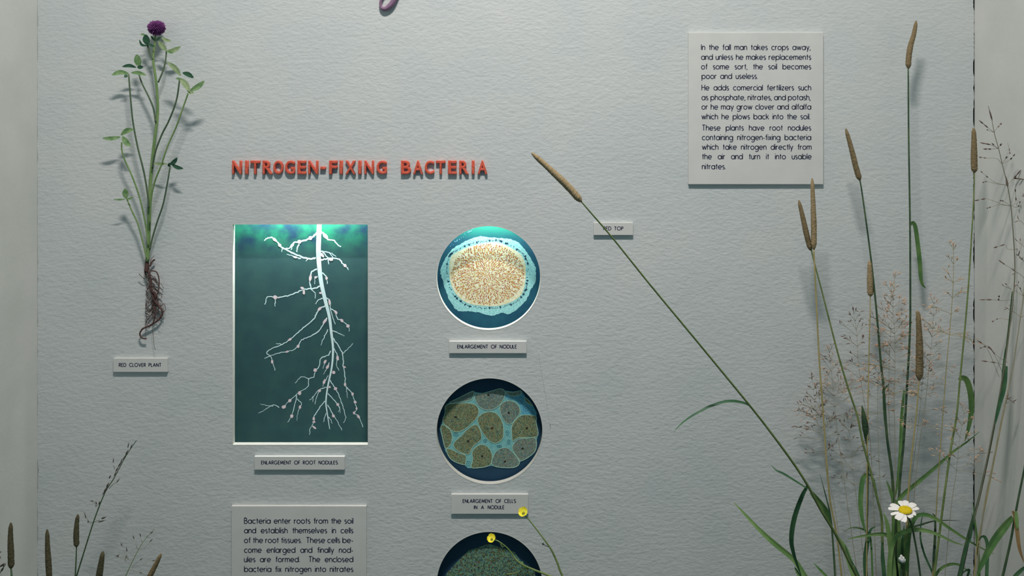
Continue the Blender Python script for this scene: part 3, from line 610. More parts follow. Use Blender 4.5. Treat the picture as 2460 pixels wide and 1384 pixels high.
def grass(label, stem, w0, w1, d0, d1, m, head=None, leaves=(), cat='grass', name='timothy_grass', group=CLUMP, ground=True, mh=None, seed=1, hw=11, hprof=None, extra=None):
    path = px_path(stem, d0, d1)
    n0 = len(path)
    if ground: path = to_ground(path)
    t = thing(name, label, cat, path[-1], group)
    mb = MB(); rad = [S * .5 * (w0 + (w1 - w0) * min(1, i / (n0 - 1))) for i in range(len(path))]; mb.tube(path, rad, 7); mb.build('stem', m, t)
    if head: seed_head('seed_head', head, hw, d0, d0, mh or m_head, t, seed, hprof)
    for lf in leaves:
        pts, w_, ml = lf[:3]; a_, b_ = (lf[3], lf[4]) if len(lf) > 4 else (d0 + .01, (d0 + d1) / 2)
        leaf(pts, w_, a_, b_, ml, t, *(lf[5:6] if len(lf) > 5 else ()))
    if extra: extra(t)
    return t

# ------------------------------------------------------------------ timothy grasses on the right
LB = 1384
grass('timothy stalk leaning far left across the RED TOP plaque, with a tan seed head', [(1396,484),(1420,512),(1470,570),(1560,682),(1680,827),(1795,967),(1850,1037),(1905,1112),(1940,1166),(1970,1222),(1997,1266),(2016,1300),(2038,1345),(2058,1384)], 2.6, 7, .265, .12, m_stem,
      head=[(1277,367),(1318,404),(1362,446),(1397,485)], hw=13, seed=11, mh=m_head, leaves=[
      ([(1803,976),(1790,969),(1765,964),(1738,966),(1700,979),(1660,1001),(1632,1023),(1618,1040)], 5.5, m_bladed, .171, .18, 1.5),
      ([(1940,1166),(1925,1195),(1908,1245),(1901,1295),(1908,1335),(1925,1384)], 10, m_bladed, .145, .11, .4),
      ([(1937,1172),(1905,1152),(1882,1138),(1865,1130),(1852,1117)], 4.5, m_bladed, .145, .12, .5),
      ([(1948,1182),(1968,1207),(1985,1230),(1996,1262)], 13, m_blade, .142, .132, .2)])
grass('tallest timothy stalk at right with a bent seed head reaching nearly to the top edge', [(2182,162),(2183,330),(2186,520),(2187,700),(2186,800),(2178,945),(2171,1060),(2160,1190),(2158,1384)], 3.4, 6, .033, .07, m_stemdk,
      head=[(2201,50),(2196,80),(2187,112),(2183,140),(2182,165)], hw=12, seed=12, mh=m_headb, leaves=[
      ([(2187,540),(2193,535),(2199,548),(2206,600),(2210,640),(2212,668),(2216,684),(2224,692)], 10, m_blade, .03, .02, .3),
      ([(2172,938),(2166,1000),(2163,1080),(2157,1150),(2150,1200)], 8, m_blade, .035, .06, .2)])
grass('timothy stalk right of the tall text panel, its seed head tilted left', [(2065,428),(2072,470),(2091,610),(2105,740),(2116,870),(2123,935),(2131,1050),(2143,1140),(2150,1250),(2152,1384)], 3, 7, .045, .07, m_stemdk,
      head=[(2032,309),(2046,360),(2057,405),(2066,434)], hw=12, seed=13, mh=m_headb, leaves=[([(2120,945),(2126,932),(2137,922)], 6, m_blade, .05, .05), ([(2122,935),(2124,980),(2129,1030),(2135,1080)], 6, m_bladed, .05, .055)])
grass('timothy stalk with an upright tan seed head in front of the panel corner', [(1955,600),(1957,640),(1962,740),(1968,860),(1978,1000),(1986,1110),(1994,1200),(2010,1285),(2022,1384)], 3.4, 4, .06, .085, m_straw,
      head=[(1951,428),(1953,480),(1955,545),(1955,600)], hw=12, seed=14)
grass('timothy stalk below the panel corner with a tan seed head tilted left', [(1948,596),(1956,630),(1972,690),(1995,780),(2016,860),(2040,940),(2060,1000),(2072,1060),(2092,1135),(2108,1200),(2118,1245),(2120,1310),(2124,1384)], 3, 6, .055, .08, m_stem,
      head=[(1919,481),(1928,520),(1938,565),(1948,602)], hw=12, seed=15, mh=m_headb, leaves=[([(2084,1138),(2096,1148),(2104,1180),(2112,1220)], 5, m_bladed, .06, .07)])
grass('timothy stalk with a short golden seed head beside the thin green stem', [(2091,708),(2090,760),(2087,880),(2085,1000),(2083,1120),(2082,1384)], 2.2, 3, .05, .085, m_straw,
      head=[(2089,626),(2090,670),(2091,712)], hw=13, seed=16, mh=m_head)
grass('timothy stalk with a thick brown seed head hanging free at mid height', [(2208,908),(2203,980),(2194,1060),(2186,1140),(2180,1230),(2178,1384)], 2.6, 4, .07, .09, m_straw,
      head=[(2205,748),(2208,800),(2209,860),(2208,914)], hw=15, seed=17, mh=m_headb, extra=lambda t: seed_head('seed_head', [(2203,747),(2207,760)], 9, .0685, .0685, m_head, t, 3))
grass('timothy stalk at the right wall corner with an upright brown seed head', [(2341,410),(2339,480),(2334,570),(2327,680),(2318,790),(2307,905),(2298,1000),(2284,1080),(2270,1180),(2256,1290),(2244,1384)], 2.6, 5, .065, .10, m_stem,
      head=[(2339,307),(2340,345),(2340,385),(2341,415)], hw=13, seed=18, mh=m_headb, leaves=[([(2304,914),(2310,907),(2322,914),(2331,945),(2333,985),(2327,1025),(2318,1060)], 13, m_blade, .07, .055, .25)])
# green unopened head
def bud(t): seed_head('seed_head', [(2071,975),(2075,1000),(2080,1040),(2083,1075)], 13, .065, .065, m_stemdk, t, 4, lambda f: .08 + .92 * math.sin(math.pi * min(1, f * .93 + .05)) ** 1.2)
grass('thin dark green stalk with a narrow unopened leaf-like head and a drooping blade', [(2083,1070),(2085,1140),(2083,1250),(2081,1384)], 3.4, 5, .065, .08, m_stemdk, extra=bud,
      leaves=[([(2083,1138),(2072,1152),(2067,1200),(2070,1240),(2079,1280)], 11, m_blade, .07, .085, .2)], name='sheathed_grass')
# stalks along the right side wall
grass('dark grass stalk with a narrow clasping leaf in front of the right side wall', [(2432,700),(2426,760),(2419,825),(2413,880),(2402,950),(2390,1015),(2372,1105),(2350,1205),(2336,1250),(2320,1310),(2303,1384)], 2.6, 5.5, .10, .115, m_stemdk, name='stalk_grass',
      leaves=[([(2418,880),(2412,930),(2400,975),(2390,1022)], 9, m_bladed, .11, .115, .3), ([(2421,820),(2416,845),(2410,890),(2406,930)], 6, m_bladed, .10, .11, .2)])
grass('grass stalk at the right edge with a wide blade and a browned hanging tip', [(2540,760),(2500,920),(2475,1040),(2462,1120),(2450,1180),(2440,1232),(2430,1290),(2418,1345),(2409,1384)], 3, 5, .14, .15, m_stemdk, name='stalk_grass',
      leaves=[([(2432,1242),(2415,1262),(2390,1295),(2368,1335),(2346,1384)], 17, m_blade, .15, .16, .15), ([(2432,1228),(2438,1240),(2443,1275),(2449,1318),(2460,1352)], 8, m_dry, .15, .16, .5), ([(2440,1228),(2442,1250),(2444,1272)], 8, m_bladel, .152, .155, .2)])
# free blades of the clump
def blade(label, pts, w_, d0, d1, m, tw=.4, ground=True, name='grass_blade'):
    path = px_path(pts, d0, d1, 7)
    n0 = len(path)
    if ground: path = to_ground(path)
    t = thing(name, label, 'grass', path[-1], 'single grass blades at the right of the case')
    f = n0 / len(path); mb = MB()
    mb.blade(path, w_ * S, tw, lambda u: max(.06, min(1, (u / f) * 1.9 + .05) ** .75 * (1 - .35 * max(0, u - f) / (1 - f + 1e-6)))); mb.build('leaf_blade', m, t); return t
blade('grass blade pointing up left, leftmost tip of the right clump', [(1763,1207),(1790,1236),(1822,1270),(1860,1305),(1905,1342),(1925,1370),(1934,1384)], 12, .05, .085, m_bladel)
blade('short blade tip at the bottom edge right of the leftmost blades', [(1955,1353),(1972,1371),(1985,1384)], 6, .07, .08, m_blade)
blade('thin dark blade tip rising beside the straw stem', [(1970,1140),(1982,1185),(1994,1235),(2000,1290),(2006,1384)], 4, .075, .09, m_stemdk)
blade('long dark blade slanting up right to the wall corner', [(2353,1037),(2325,1060),(2290,1085),(2250,1120),(2205,1158),(2168,1190),(2150,1225),(2146,1300),(2146,1384)], 9, .05, .08, m_blade, .15)
blade('arching blade right of the daisy ending near the wall corner', [(2388,1331),(2360,1318),(2325,1298),(2285,1272),(2250,1248),(2225,1237),(2203,1240),(2190,1262),(2182,1300),(2178,1384)], 8, .10, .09, m_blade, .5)
blade('arching pale blade below the daisy drooping to the right', [(2316,1311),(2285,1300),(2255,1285),(2222,1274),(2190,1273),(2160,1283),(2145,1302),(2138,1340),(2136,1384)], 10, .10, .09, m_bladel, .3)
blade('wiry dark blade passing right from behind the daisy stem', [(2309,1251),(2275,1250),(2243,1252),(2215,1260),(2192,1268),(2176,1290),(2170,1384)], 4, .075, .08, m_stemdk)
blade('dark upright stem rising right of the daisy', [(2240,1232),(2246,1245),(2246,1290),(2243,1340),(2242,1384)], 6, .085, .09, m_stemdk, .1)
blade('bowed dark blade curving down to the dark upright stem', [(2220,1225),(2213,1255),(2211,1292),(2220,1330),(2234,1362),(2244,1384)], 4.5, .08, .09, m_bladed, .2)
blade('low arched blade at the bottom right of the daisy', [(2334,1384),(2318,1366),(2296,1355),(2272,1359),(2254,1372),(2244,1390)], 6, .09, .09, m_blade, .3, False)
blade('horizontal blade left of the daisy stems', [(2035,1296),(2060,1290),(2090,1285),(2120,1283),(2136,1292),(2142,1330),(2144,1384)], 9, .085, .085, m_bladel, .3)
blade('thin arched blade tip left of the horizontal blade', [(2026,1278),(2045,1268),(2064,1269),(2082,1277),(2092,1300),(2096,1384)], 4, .07, .08, m_blade, .4)
blade('pale curled blade hanging left of the horizontal blade', [(2104,1265),(2092,1272),(2086,1290),(2082,1312),(2078,1345),(2080,1384)], 9, .08, .08, m_bladed, .5)
blade('broad green blade standing just left of the daisy', [(2122,1232),(2130,1255),(2138,1300),(2143,1345),(2146,1384)], 13, .088, .088, m_bladel, .15)
blade('second broad blade behind the daisy head', [(2130,1155),(2139,1180),(2149,1210),(2155,1250),(2158,1310),(2160,1384)], 13, .065, .07, m_blade, .15)
blade('dark narrow blade between the daisy and its bud', [(2151,1235),(2150,1280),(2150,1330),(2152,1384)], 6, .075, .08, m_stemdk, .1)
blade('green blade right of the daisy bud', [(2186,1240),(2180,1270),(2176,1310),(2176,1384)], 10, .078, .08, m_blade, .2)
blade('thick sheath of leaning stalks at the bottom of the clump', [(2010,1286),(2024,1308),(2036,1335),(2052,1384)], 13, .07, .08, m_bladel, .1)
blade('slim upright blade right of the sheath', [(2030,1308),(2040,1340),(2056,1370),(2062,1384)], 6, .075, .08, m_bladed, .1)
blade('dark blade in the bundle left of the daisy bud', [(2118,1300),(2120,1340),(2124,1384)], 9, .09, .09, m_bladed, .1)
blade('yellowish blade in the bundle under the daisy', [(2160,1262),(2158,1310),(2160,1350),(2164,1384)], 8, .082, .085, m_bladel, .1)
blade('dark olive blade right of the yellowish blade', [(2172,1262),(2168,1310),(2170,1384)], 9, .074, .08, m_bladed, .1)
blade('narrow green blade in front of the wall corner', [(2337,1204),(2341,1245),(2346,1290),(2351,1345),(2352,1384)], 5.5, .115, .12, m_blade, .2)
blade('second narrow blade crossing in front of the wall corner', [(2334,1232),(2337,1255),(2331,1290),(2320,1320),(2306,1384)], 5, .118, .12, m_bladed, .2)
blade('kinked short blade beside the wide blade at right', [(2350,1300),(2356,1291),(2364,1289),(2370,1300),(2372,1320),(2370,1384)], 7, .13, .135, m_bladed, .3)
blade('blade tip in the bottom right corner', [(2478,1352),(2460,1364),(2446,1376),(2438,1384)], 8, .155, .155, m_bladed, .2)
blade('small dark blade tips at the foot of the right clump', [(2306,1384),(2318,1372),(2328,1369),(2324,1384)], 5, .10, .10, m_bladed, .2)
blade('short green blade at the foot of the leftmost pair', [(1909,1362),(1915,1374),(1921,1384)], 7, .075, .08, m_blade, .1)

# ------------------------------------------------------------------ airy panicles
def panicle(label, axis, nodes, d0, d1, ms, msp, seed, ln=46, sub=3, up=35, wst=1.6, name='panicle_grass', group='airy panicle grasses', spk=(8.5, 2.1), cat='grass', dens=1.0, lx=None):
    """axis: photo polyline top->bottom; nodes: number of branch whorls over the first (1-f) of the axis"""
    r = random.Random(seed); path = px_path(axis, d0, d1, 8); n0 = len(path); full = to_ground(path)
    t = thing(name, label, cat, full[-1], group); mb = MB()
    mb.tube(full, [S * .5 * (wst * .5 + wst * .9 * min(1, i / n0)) for i in range(len(full))], 5); mb.build('stem', ms, t)
    br = MB(); sp = MB(); top, n_wh, endf = nodes
    end = int(n0 * endf)
    for k in range(n_wh):
        i = int(1 + (end - 1) * (k / (n_wh - 1)) ** .9) if n_wh > 1 else end
        p = path[min(i, n0 - 1)]; f = k / max(1, n_wh - 1); L0 = ln * (0.30 + 0.70 * f) * S
        tdir = (path[max(0, i - 1)] - path[min(n0 - 1, i + 1)]).normalized()
        for b in range(r.randint(2, 4) if f > .15 else 2):
            side = 1 if (b + k) % 2 else -1
            ang = math.radians(up + r.uniform(-18, 26)) * side * (0.45 + .75 * f)
            d = Matrix.Rotation(ang, 3, 'Y') @ tdir; d.y += r.uniform(-.45, .35); d.normalize()
            L1 = L0 * r.uniform(.40, 1.28); q = [p, p + d * L1 * .5 + Vector((0, 0, -.02 * L1)), p + d * L1 + Vector((0, 0, -.16 * L1))]
            q = [Vector(v) for v in smooth_pts(q, 3)]
            for v in q: v.y = min(v.y, -.002)
            br.tube(q, [S * .42] * len(q), 4)
            for s_ in range(max(2, int(sub * dens * (1 + f)))):
                u = r.uniform(.35, 1) if s_ else 1; o_ = q[int(u * (len(q) - 1))]
                dd = (Matrix.Rotation(r.uniform(-.9, .9), 3, 'Y') @ d); dd.y += r.uniform(-.4, .3); dd.normalize()
                L2 = r.uniform(.1, .30) * L1 if s_ else 0; e = o_ + dd * L2; e.y = min(e.y, -.0025)
                if s_: br.tube([o_, e], [S * .33, S * .33], 3)
                if lx and not (lx[0] < e.x < lx[1]): continue
                sp.spindle(e, dd if r.random() > .3 else dd + Vector((0, 0, -.6)), S * spk[0] * r.uniform(.65, 1.25), S * spk[1] / 2 * r.uniform(.8, 1.2))
    sp.spindle(path[0], path[0] - path[2], S * spk[0] * 1.3, S * spk[1] / 2)
    if br.v: o = br.build('panicle_branches', ms, t); o['kind'] = 'stuff'
    o = sp.build('spikelets', msp, t); o['kind'] = 'stuff'
    return t
panicle('airy panicle left of the golden seed head with sparse purplish spikelets', [(2050,745),(2058,800),(2062,870),(2075,960),(2092,1080),(2105,1384)], (0, 8, .50), .035, .07, m_fine, m_spkd, 31, 70, 2, 50, 1.0)
panicle('low spreading panicle left of the straw stems with pinkish spikelets', [(1992,840),(1998,900),(2004,960),(2012,1040),(2030,1170),(2060,1384)], (0, 8, .52), .03, .07, m_fine, m_spk, 32, 78, 3, 55, 1.0)
panicle('dense orange-pink panicle between the thick stems at centre of the clump', [(2140,690),(2148,780),(2150,870),(2148,960),(2150,1080),(2150,1384)], (0, 11, .58), .055, .08, m_fine, m_spk, 33, 74, 3, 52, 1.1)
panicle('panicle of pale tan spikelets right of the thick brown seed head', [(2244,720),(2240,800),(2232,880),(2222,980),(2205,1100),(2180,1384)], (0, 8, .50), .04, .08, m_fine, m_spk, 34, 62, 2, 50, 1.0)
panicle('tall thin straw stem topped by a pinkish open panicle near the wall corner', [(2291,590),(2290,680),(2283,780),(2274,880),(2265,1000),(2256,1120),(2248,1250),(2240,1384)], (0, 6, .33), .045, .09, m_straw, m_spk, 35, 66, 3, 50, 2.0, lx=(0, XR - .004))
panicle('pinkish panicle crossing the corner of the right wall low down', [(2318,985),(2305,1060),(2298,1130),(2285,1220),(2270,1384)], (0, 6, .50), .085, .10, m_fine, m_spk, 36, 62, 3, 50, 1.0)
panicle('dark little panicle just right of the straw stems at the left of the clump', [(1968,950),(1972,1010),(1980,1090),(1990,1180),(2010,1384)], (0, 6, .50), .025, .06, m_fine, m_spkd, 37, 60, 2, 55, .8)
panicle('small reddish panicle left of the tall dark stem', [(2115,800),(2112,880),(2108,960),(2110,1060),(2115,1200),(2120,1384)], (0, 7, .48), .045, .08, m_fine, m_spk, 38, 52, 3, 55, 1.0)
panicle('loose tan panicle between the golden seed head and the tall dark stem', [(2150,660),(2146,730),(2140,800),(2136,880),(2135,980),(2140,1100),(2145,1384)], (0, 8, .42), .03, .07, m_fine, m_spk, 43, 56, 3, 50, .9)
panicle('orange-tinted panicle low between the straw stem and the brown seed head', [(2222,850),(2216,920),(2208,1000),(2196,1100),(2180,1220),(2172,1384)], (0, 7, .45), .06, .08, m_fine, m_spk, 44, 58, 3, 52, .9)
panicle('sparse panicle low at the left between the leaning stalk and the straw stems', [(1950,905),(1958,970),(1968,1040),(1985,1130),(2005,1220),(2030,1384)], (0, 6, .40), .03, .07, m_fine, m_spkd, 45, 46, 2, 55, .8)
panicle('faint panicle low behind the sheathed head', [(2035,1000),(2042,1060),(2050,1140),(2060,1220),(2080,1384)], (0, 6, .60), .02, .05, m_fine, m_spkd, 39, 60, 2, 50, .8)

# tall open panicle in front of the right side wall, branch by branch
ax = [(2374,254),(2382,285),(2390,325),(2399,357),(2408,396),(2419,440),(2428,492),(2434,560),(2438,640),(2434,720),(2424,800),(2416,860)]
path = px_path(ax, .10, .105); full = to_ground(px_path(ax + [(2400,960),(2380,1060),(2356,1180),(2330,1290),(2310,1384)], .10, .118))
t = thing('panicle_grass', 'tall open panicle with purplish spikelets in front of the right side wall', 'grass', full[-1], 'airy panicle grasses')
mb = MB(); mb.tube(full, [S * .5 * (1.2 + 2.2 * min(1, i / 130)) for i in range(len(full))], 6); mb.build('stem', mat('grey_brown_stem', (.13, .14, .09), (.2, .19, .13), scale=60), t)
br = MB(); sp = MB()
for b in [((2388,318),[(2375,308),(2358,294)]),((2388,318),[(2372,312)]),((2388,318),[(2396,307),(2404,298)]),((2398,357),[(2380,348),(2362,344)]),((2398,357),[(2383,358),(2368,358)]),((2398,357),[(2386,347)]),((2398,357),[(2404,348)]),
          ((2407,394),[(2395,381),(2372,380),(2356,378)]),((2407,394),[(2418,378)]),((2407,394),[(2425,385),(2436,373)]),((2420,342),[(2424,355),(2426,368)]),((2418,445),[(2395,440),(2378,430),(2358,413)]),((2418,445),[(2390,441),(2372,436),(2362,438)]),
          ((2418,445),[(2434,430),(2446,416)]),((2418,445),[(2436,430),(2452,430)]),((2428,495),[(2405,490),(2372,478),(2348,481)]),((2428,495),[(2400,492),(2382,497),(2372,500)]),((2428,495),[(2412,484),(2404,482)]),((2428,495),[(2444,498),(2450,486)]),((2428,495),[(2440,487),(2439,457)]),
          ((2436,600),[(2420,598),(2415,588),(2392,594)]),((2436,600),[(2444,598)]),((2437,650),[(2415,636),(2405,629)]),((2437,720),[(2405,722),(2385,720),(2362,720)]),((2437,720),[(2402,722),(2400,712)]),((2430,770),[(2402,765),(2385,772)]),((2420,870),[(2405,862),(2390,850),(2380,838)]),((2418,880),[(2395,872),(2366,868)]),((2410,900),[(2385,845),(2355,822)]),((2400,905),[(2372,838),(2356,836)])]:
    q = smooth_pts([b[0]] + b[1], 3); d_ = [.10 + rj.uniform(-.004, .012) * i / len(q) for i in range(len(q))]
    w3 = [P(p.x, p.y, d_[i]) for i, p in enumerate(q)]; br.tube(w3, [S * .42] * len(w3), 4)
    dd = (w3[-1] - w3[-2]).normalized()
    for u in ((1, .8) if len(b[1]) > 1 else (1,)):
        o_ = w3[min(len(w3) - 1, int(u * (len(w3) - 1)))]; sp.spindle(o_ - dd * S * 5, dd, S * rj.uniform(11, 17), S * rj.uniform(1.3, 1.9))
o = br.build('panicle_branches', m_fine, t); o['kind'] = 'stuff'
sp.spindle(path[0] - (path[0] - path[6]).normalized() * S * 34, path[0] - path[6], S * 30, S * 1.8); sp.spindle(P(2421,450,.10), P(2417,436,.10) - P(2423,470,.10), S * 26, S * 2.4)
o = sp.build('spikelets', m_spkd, t); o['kind'] = 'stuff'
panicle('thin grass stem with sparse spikelets at the right edge of the frame', [(2470,420),(2466,520),(2462,620),(2460,700),(2446,800),(2432,890),(2408,1000),(2386,1110),(2364,1220),(2345,1384)], (0, 8, .40), .125, .13, m_fine, m_spkd, 41, 44, 2, 45, 2.4)
panicle('thin straw stem running up right behind the dark stalk by the side wall', [(2420,955),(2412,990),(2395,1075),(2378,1160),(2360,1250),(2348,1310),(2340,1384)], (0, 2, .1), .115, .12, m_straw, m_spkd, 42, 14, 1, 30, 2.2)

# ------------------------------------------------------------------ plants at the lower left
GL = 'grasses growing at the lower left of the case'
grass('dark seed head at the far left in front of the left side wall', [(26,1362),(27,1372),(28,1384)], 3, 4, .115, .12, m_stemdk, head=[(26,1256),(25,1290),(26,1330),(27,1366)], hw=12, seed=51, mh=m_headd, group=GL)
grass('dark seed head just right of the left wall corner, cut by the bottom edge', [(118,1384),(119,1395),(120,1405)], 3, 4, .07, .075, m_stemdk, head=[(113,1272),(114,1310),(116,1350),(119,1402)], hw=12, seed=52, mh=m_headd, group=GL)
grass('dark seed head left of the slanting panicle stem, whole on its thin stalk', [(184,1310),(183,1340),(181,1384)], 2.4, 3.4, .065, .07, m_stemdk, head=[(187,1236),(184,1262),(183,1290),(184,1314)], hw=11.5, seed=53, mh=m_headd, group=GL)
grass('brown-tipped dark seed head right of the slanting panicle stem', [(234,1400),(233,1408),(232,1415)], 3, 4, .07, .075, m_stemdk, head=[(247,1325),(243,1352),(238,1384),(234,1412)], hw=14, seed=54, mh=m_headd, group=GL)
grass('greenish seed head tilted right at the bottom, below the clover plaque', [(345,1405),(340,1415),(335,1425)], 3, 4, .07, .075, m_stemdk, head=[(387,1330),(375,1355),(362,1380),(345,1412)], hw=12, seed=55, mh=m_headb, group=GL)
# slanting narrow panicle
t_ax = [(328,1058),(316,1075),(300,1100),(285,1128),(272,1152),(255,1178),(243,1205),(234,1228),(222,1262),(210,1300),(196,1345),(184,1384)]
full = to_ground(px_path(t_ax, .05, .06)); t = thing('panicle_grass', 'slanting narrow panicle with dark spikelets above the lower left seed heads', 'grass', full[-1], GL)
mb = MB(); mb.tube(full, [S * .5 * (1.4 + 1.8 * min(1, i / 80)) for i in range(len(full))], 6); mb.build('stem', m_stemdk, t)
br = MB(); sp = MB()
for (x, y, dx, dy, ln_, w_) in [(313,1078,.5,-1,14,2),(307,1076,.2,-1,14,2.4),(302,1092,.6,-1,14,3.2),(296,1104,.6,-1,16,3.4),(290,1112,.5,-1,13,2.8),(284,1122,.6,-1,15,3.4),(272,1112,0.05,-1,12,2.2),(278,1133,.6,-1,15,3.2),(274,1144,.5,-1,14,2.6),(262,1150,.5,-1,11,3),(280,1160,.7,-1,12,2.6),
                             (256,1170,.6,-1,13,4),(250,1182,.6,-1,14,4.2),(254,1180,.4,-1,10,4),(246,1188,.7,-.7,10,3),(224,1204,-1,-.1,7,3),(232,1212,-.3,-1,8,3),(238,1212,.3,-1,9,3.4),(229,1217,.6,-.4,5,2.5),(207,1246,-.4,-1,16,2.4),(212,1256,-.2,-.6,5,3),(236,1254,1,-.15,15,3.2),(244,1246,1,-.4,14,4)]:
    sp.spindle(P(x, y, .05), Vector((dx, rj.uniform(-.2, .2), -dy)), S * ln_, S * w_ / 2)
for q in ([(262,1174),(272,1163),(281,1158)],[(240,1208),(232,1216),(224,1204)],[(224,1256),(232,1252),(240,1250)],[(222,1256),(214,1254),(209,1246)],[(276,1128),(272,1118)]):
    br.tube([P(a_, b_, .05) for a_, b_ in q], [S * .5] * len(q), 4)
o = br.build('panicle_branches', m_stemdk, t); o['kind'] = 'stuff'; o = sp.build('spikelets', m_spkdk, t); o['kind'] = 'stuff'
# faint loose panicle
t_ax = [(372,1270),(355,1288),(342,1305),(325,1335),(312,1362),(302,1384)]
full = to_ground(px_path(t_ax, .03, .05)); t = thing('panicle_grass', 'faint loose panicle between the two tilted seed heads at lower left', 'grass', full[-1], GL)
mb = MB(); mb.tube(full, [S * .5 * (.9 + 1.0 * min(1, i / 40)) for i in range(len(full))], 5); mb.build('stem', m_stem, t); br = MB(); sp = MB()
for q in ([(330,1322),(345,1318),(360,1302)],[(342,1305),(338,1290)],[(318,1350),(308,1345),(298,1325),(293,1312)],[(306,1348),(285,1338)],[(308,1345),(305,1325)],[(315,1365),(335,1360),(352,1352),(366,1348)],[(314,1368),(335,1375)],[(318,1362),(330,1350),(336,1346)],[(302,1345),(288,1330),(286,1332)],[(300,1350),(302,1342)],[(330,1318),(322,1295)],[(352,1290),(362,1282)]):
    w3 = [P(a_, b_, .035) for a_, b_ in q]; br.tube(w3, [S * .4] * len(q), 4); sp.spindle(w3[-1], w3[-1] - w3[-2], S * rj.uniform(7, 11), S * 1.2)
o = br.build('panicle_branches', m_fine, t); o['kind'] = 'stuff'; o = sp.build('spikelets', m_spkdk, t); o['kind'] = 'stuff'
# spikelets entering at the left edge
full = to_ground(px_path([(14,1354),(4,1370),(-8,1390)], .12, .125)); t = thing('panicle_grass', 'dark spikelets poking in at the bottom of the left edge', 'grass', full[-1], GL)
mb = MB(); mb.tube(full, S * .9, 5); mb.build('stem', m_stemdk, t); sp = MB()
for (x, y, dx, dy, ln_) in ((0,1362,1,-.8,14),(2,1374,.6,-1,14),(-6,1330,1,-.5,10),(-4,1346,.6,-1,10),(6,1360,1,-.5,8)): sp.spindle(P(x, y, .12), Vector((dx, 0, -dy)), S * ln_, S * 2.2)
o = sp.build('spikelets', m_spkdk, t); o['kind'] = 'stuff'

# ------------------------------------------------------------------ red clover plant pinned on the wall
CD = .015
t = thing('red_clover_plant', 'pressed red clover plant with a round purple flower and brown roots pinned on the wall', 'plant', P(352, 815, .004))
def st(pts, w0, w1, m, d0=CD, d1=CD, name='stem'):
    p_ = px_path(pts, d0, d1, 6); mb = MB(); mb.tube(p_, fit_radius(len(p_), w0, w1), 8); return mb.build(name, m, t)
st([(373,86),(372,105),(368,141),(373,180),(377,214),(379,260),(377,291),(372,332),(366,385),(362,430),(359,484),(358,530),(357,575),(354,628)], 5, 9, m_clst, CD, .008, 'main_stem')
st([(368,143),(360,128),(354,108)], 4, 4.5, m_clstd)
st([(400,122),(397,150),(390,174),(380,198)], 3.6, 4.2, m_clstd)
st([(333,176),(341,200),(357,232),(369,262),(374,294)], 3.6, 4.5, m_clstd)
st([(309,178),(313,228),(319,290),(330,350),(346,415),(355,470),(357,500)], 3.8, 4.5, m_clstd, .02, .016)
st([(432,188),(424,240),(407,287),(388,325),(373,366),(366,405)], 4, 4.5, m_clstd, .03, .015)
st([(452,224),(441,255),(424,303),(403,350),(388,395),(372,436),(363,480),(360,540)], 3.6, 4.5, m_clst, .03, .015)
st([(292,342),(293,362),(300,385),(318,425),(334,470),(345,515),(353,560),(356,590)], 3.4, 4.2, m_clst, .018, .012)
st([(305,478),(316,505),(330,535),(340,570),(347,597),(352,620)], 3.4, 4, m_clst, .016, .01)
st([(409,398),(403,435),(392,490),(378,532),(366,572),(360,600)], 3.6, 4.2, m_clstd, .018, .01)
def leaflet(p0, p1, w_, m, d0=CD + .002, d1=CD + .004, bend=0):
    a_, b_ = Vector(p0), Vector(p1); n_ = Vector((-(b_ - a_).y, (b_ - a_).x)) * bend
    q = px_path([p0, ((a_ + b_) / 2 + n_)[:], p1], d0, d1, 6); mb = MB()
    mb.blade(q, w_ * S, 0, lambda u: max(.07, math.sin(math.pi * (.04 + .92 * u)) ** .75), .18)
    o = mb.build('leaflet', m, t); return o
LF = [((400,122),(381,99),13,m_clovl,0),((400,124),(434,112),11,m_clovl,.08),((399,122),(416,128),6,m_clov,0),((388,90),(411,98),8,m_clovl,.1),
 ((334,160),(329,131),17,m_clov,0),((327,162),(294,160),8,m_clovd,.1),((330,162),(344,161),9,m_clovd,0),((315,175),(351,181),9,m_clov,-.08),((309,177),(269,180),11,m_clov,.12),((306,180),(299,186),8,m_clovd,0),
 ((434,182),(402,150),12,m_clovl,.08),((439,175),(465,187),11,m_clovd,-.08),((431,188),(456,220),14,m_clovl,-.08),((434,190),(423,188),6,m_clov,0),
 ((457,218),(491,195),13,m_clov,.06),((449,217),(466,224),8,m_clovl,0),((460,222),(452,226),6,m_clovl,0),
 ((289,329),(247,332),10,m_clov,-.05),((291,325),(321,311),12,m_clov,-.12),((294,328),(314,351),14,m_clov,.05),
 ((303,477),(301,453),15,m_clov,0),((302,478),(273,479),4,m_clov,-.05),((303,478),(321,474),5,m_clov,.06),
 ((408,395),(426,379),10,m_clovd,.1),((412,394),(440,405),9,m_clovd,.08),((369,393),(402,394),7,m_clovl,0),
 ((354,108),(350,83),17,m_clovd,0),((354,110),(335,96),6,m_clovd,-.25),((350,84),(337,82),5,m_clov,0),((356,106),(372,112),6,m_clovd,0),((372,98),(362,86),5,m_clovd,0),((374,98),(386,89),6,m_clovd,0),((404,400),(409,392),7,m_clovd,0)]
for a_, b_, w_, m_, bd in LF: leaflet(a_, b_, w_, m_, .030 if a_[0] > 420 else (.02 if a_[0] < 330 else CD + .003), .033 if a_[0] > 420 else (.022 if a_[0] < 330 else CD + .006), bd)
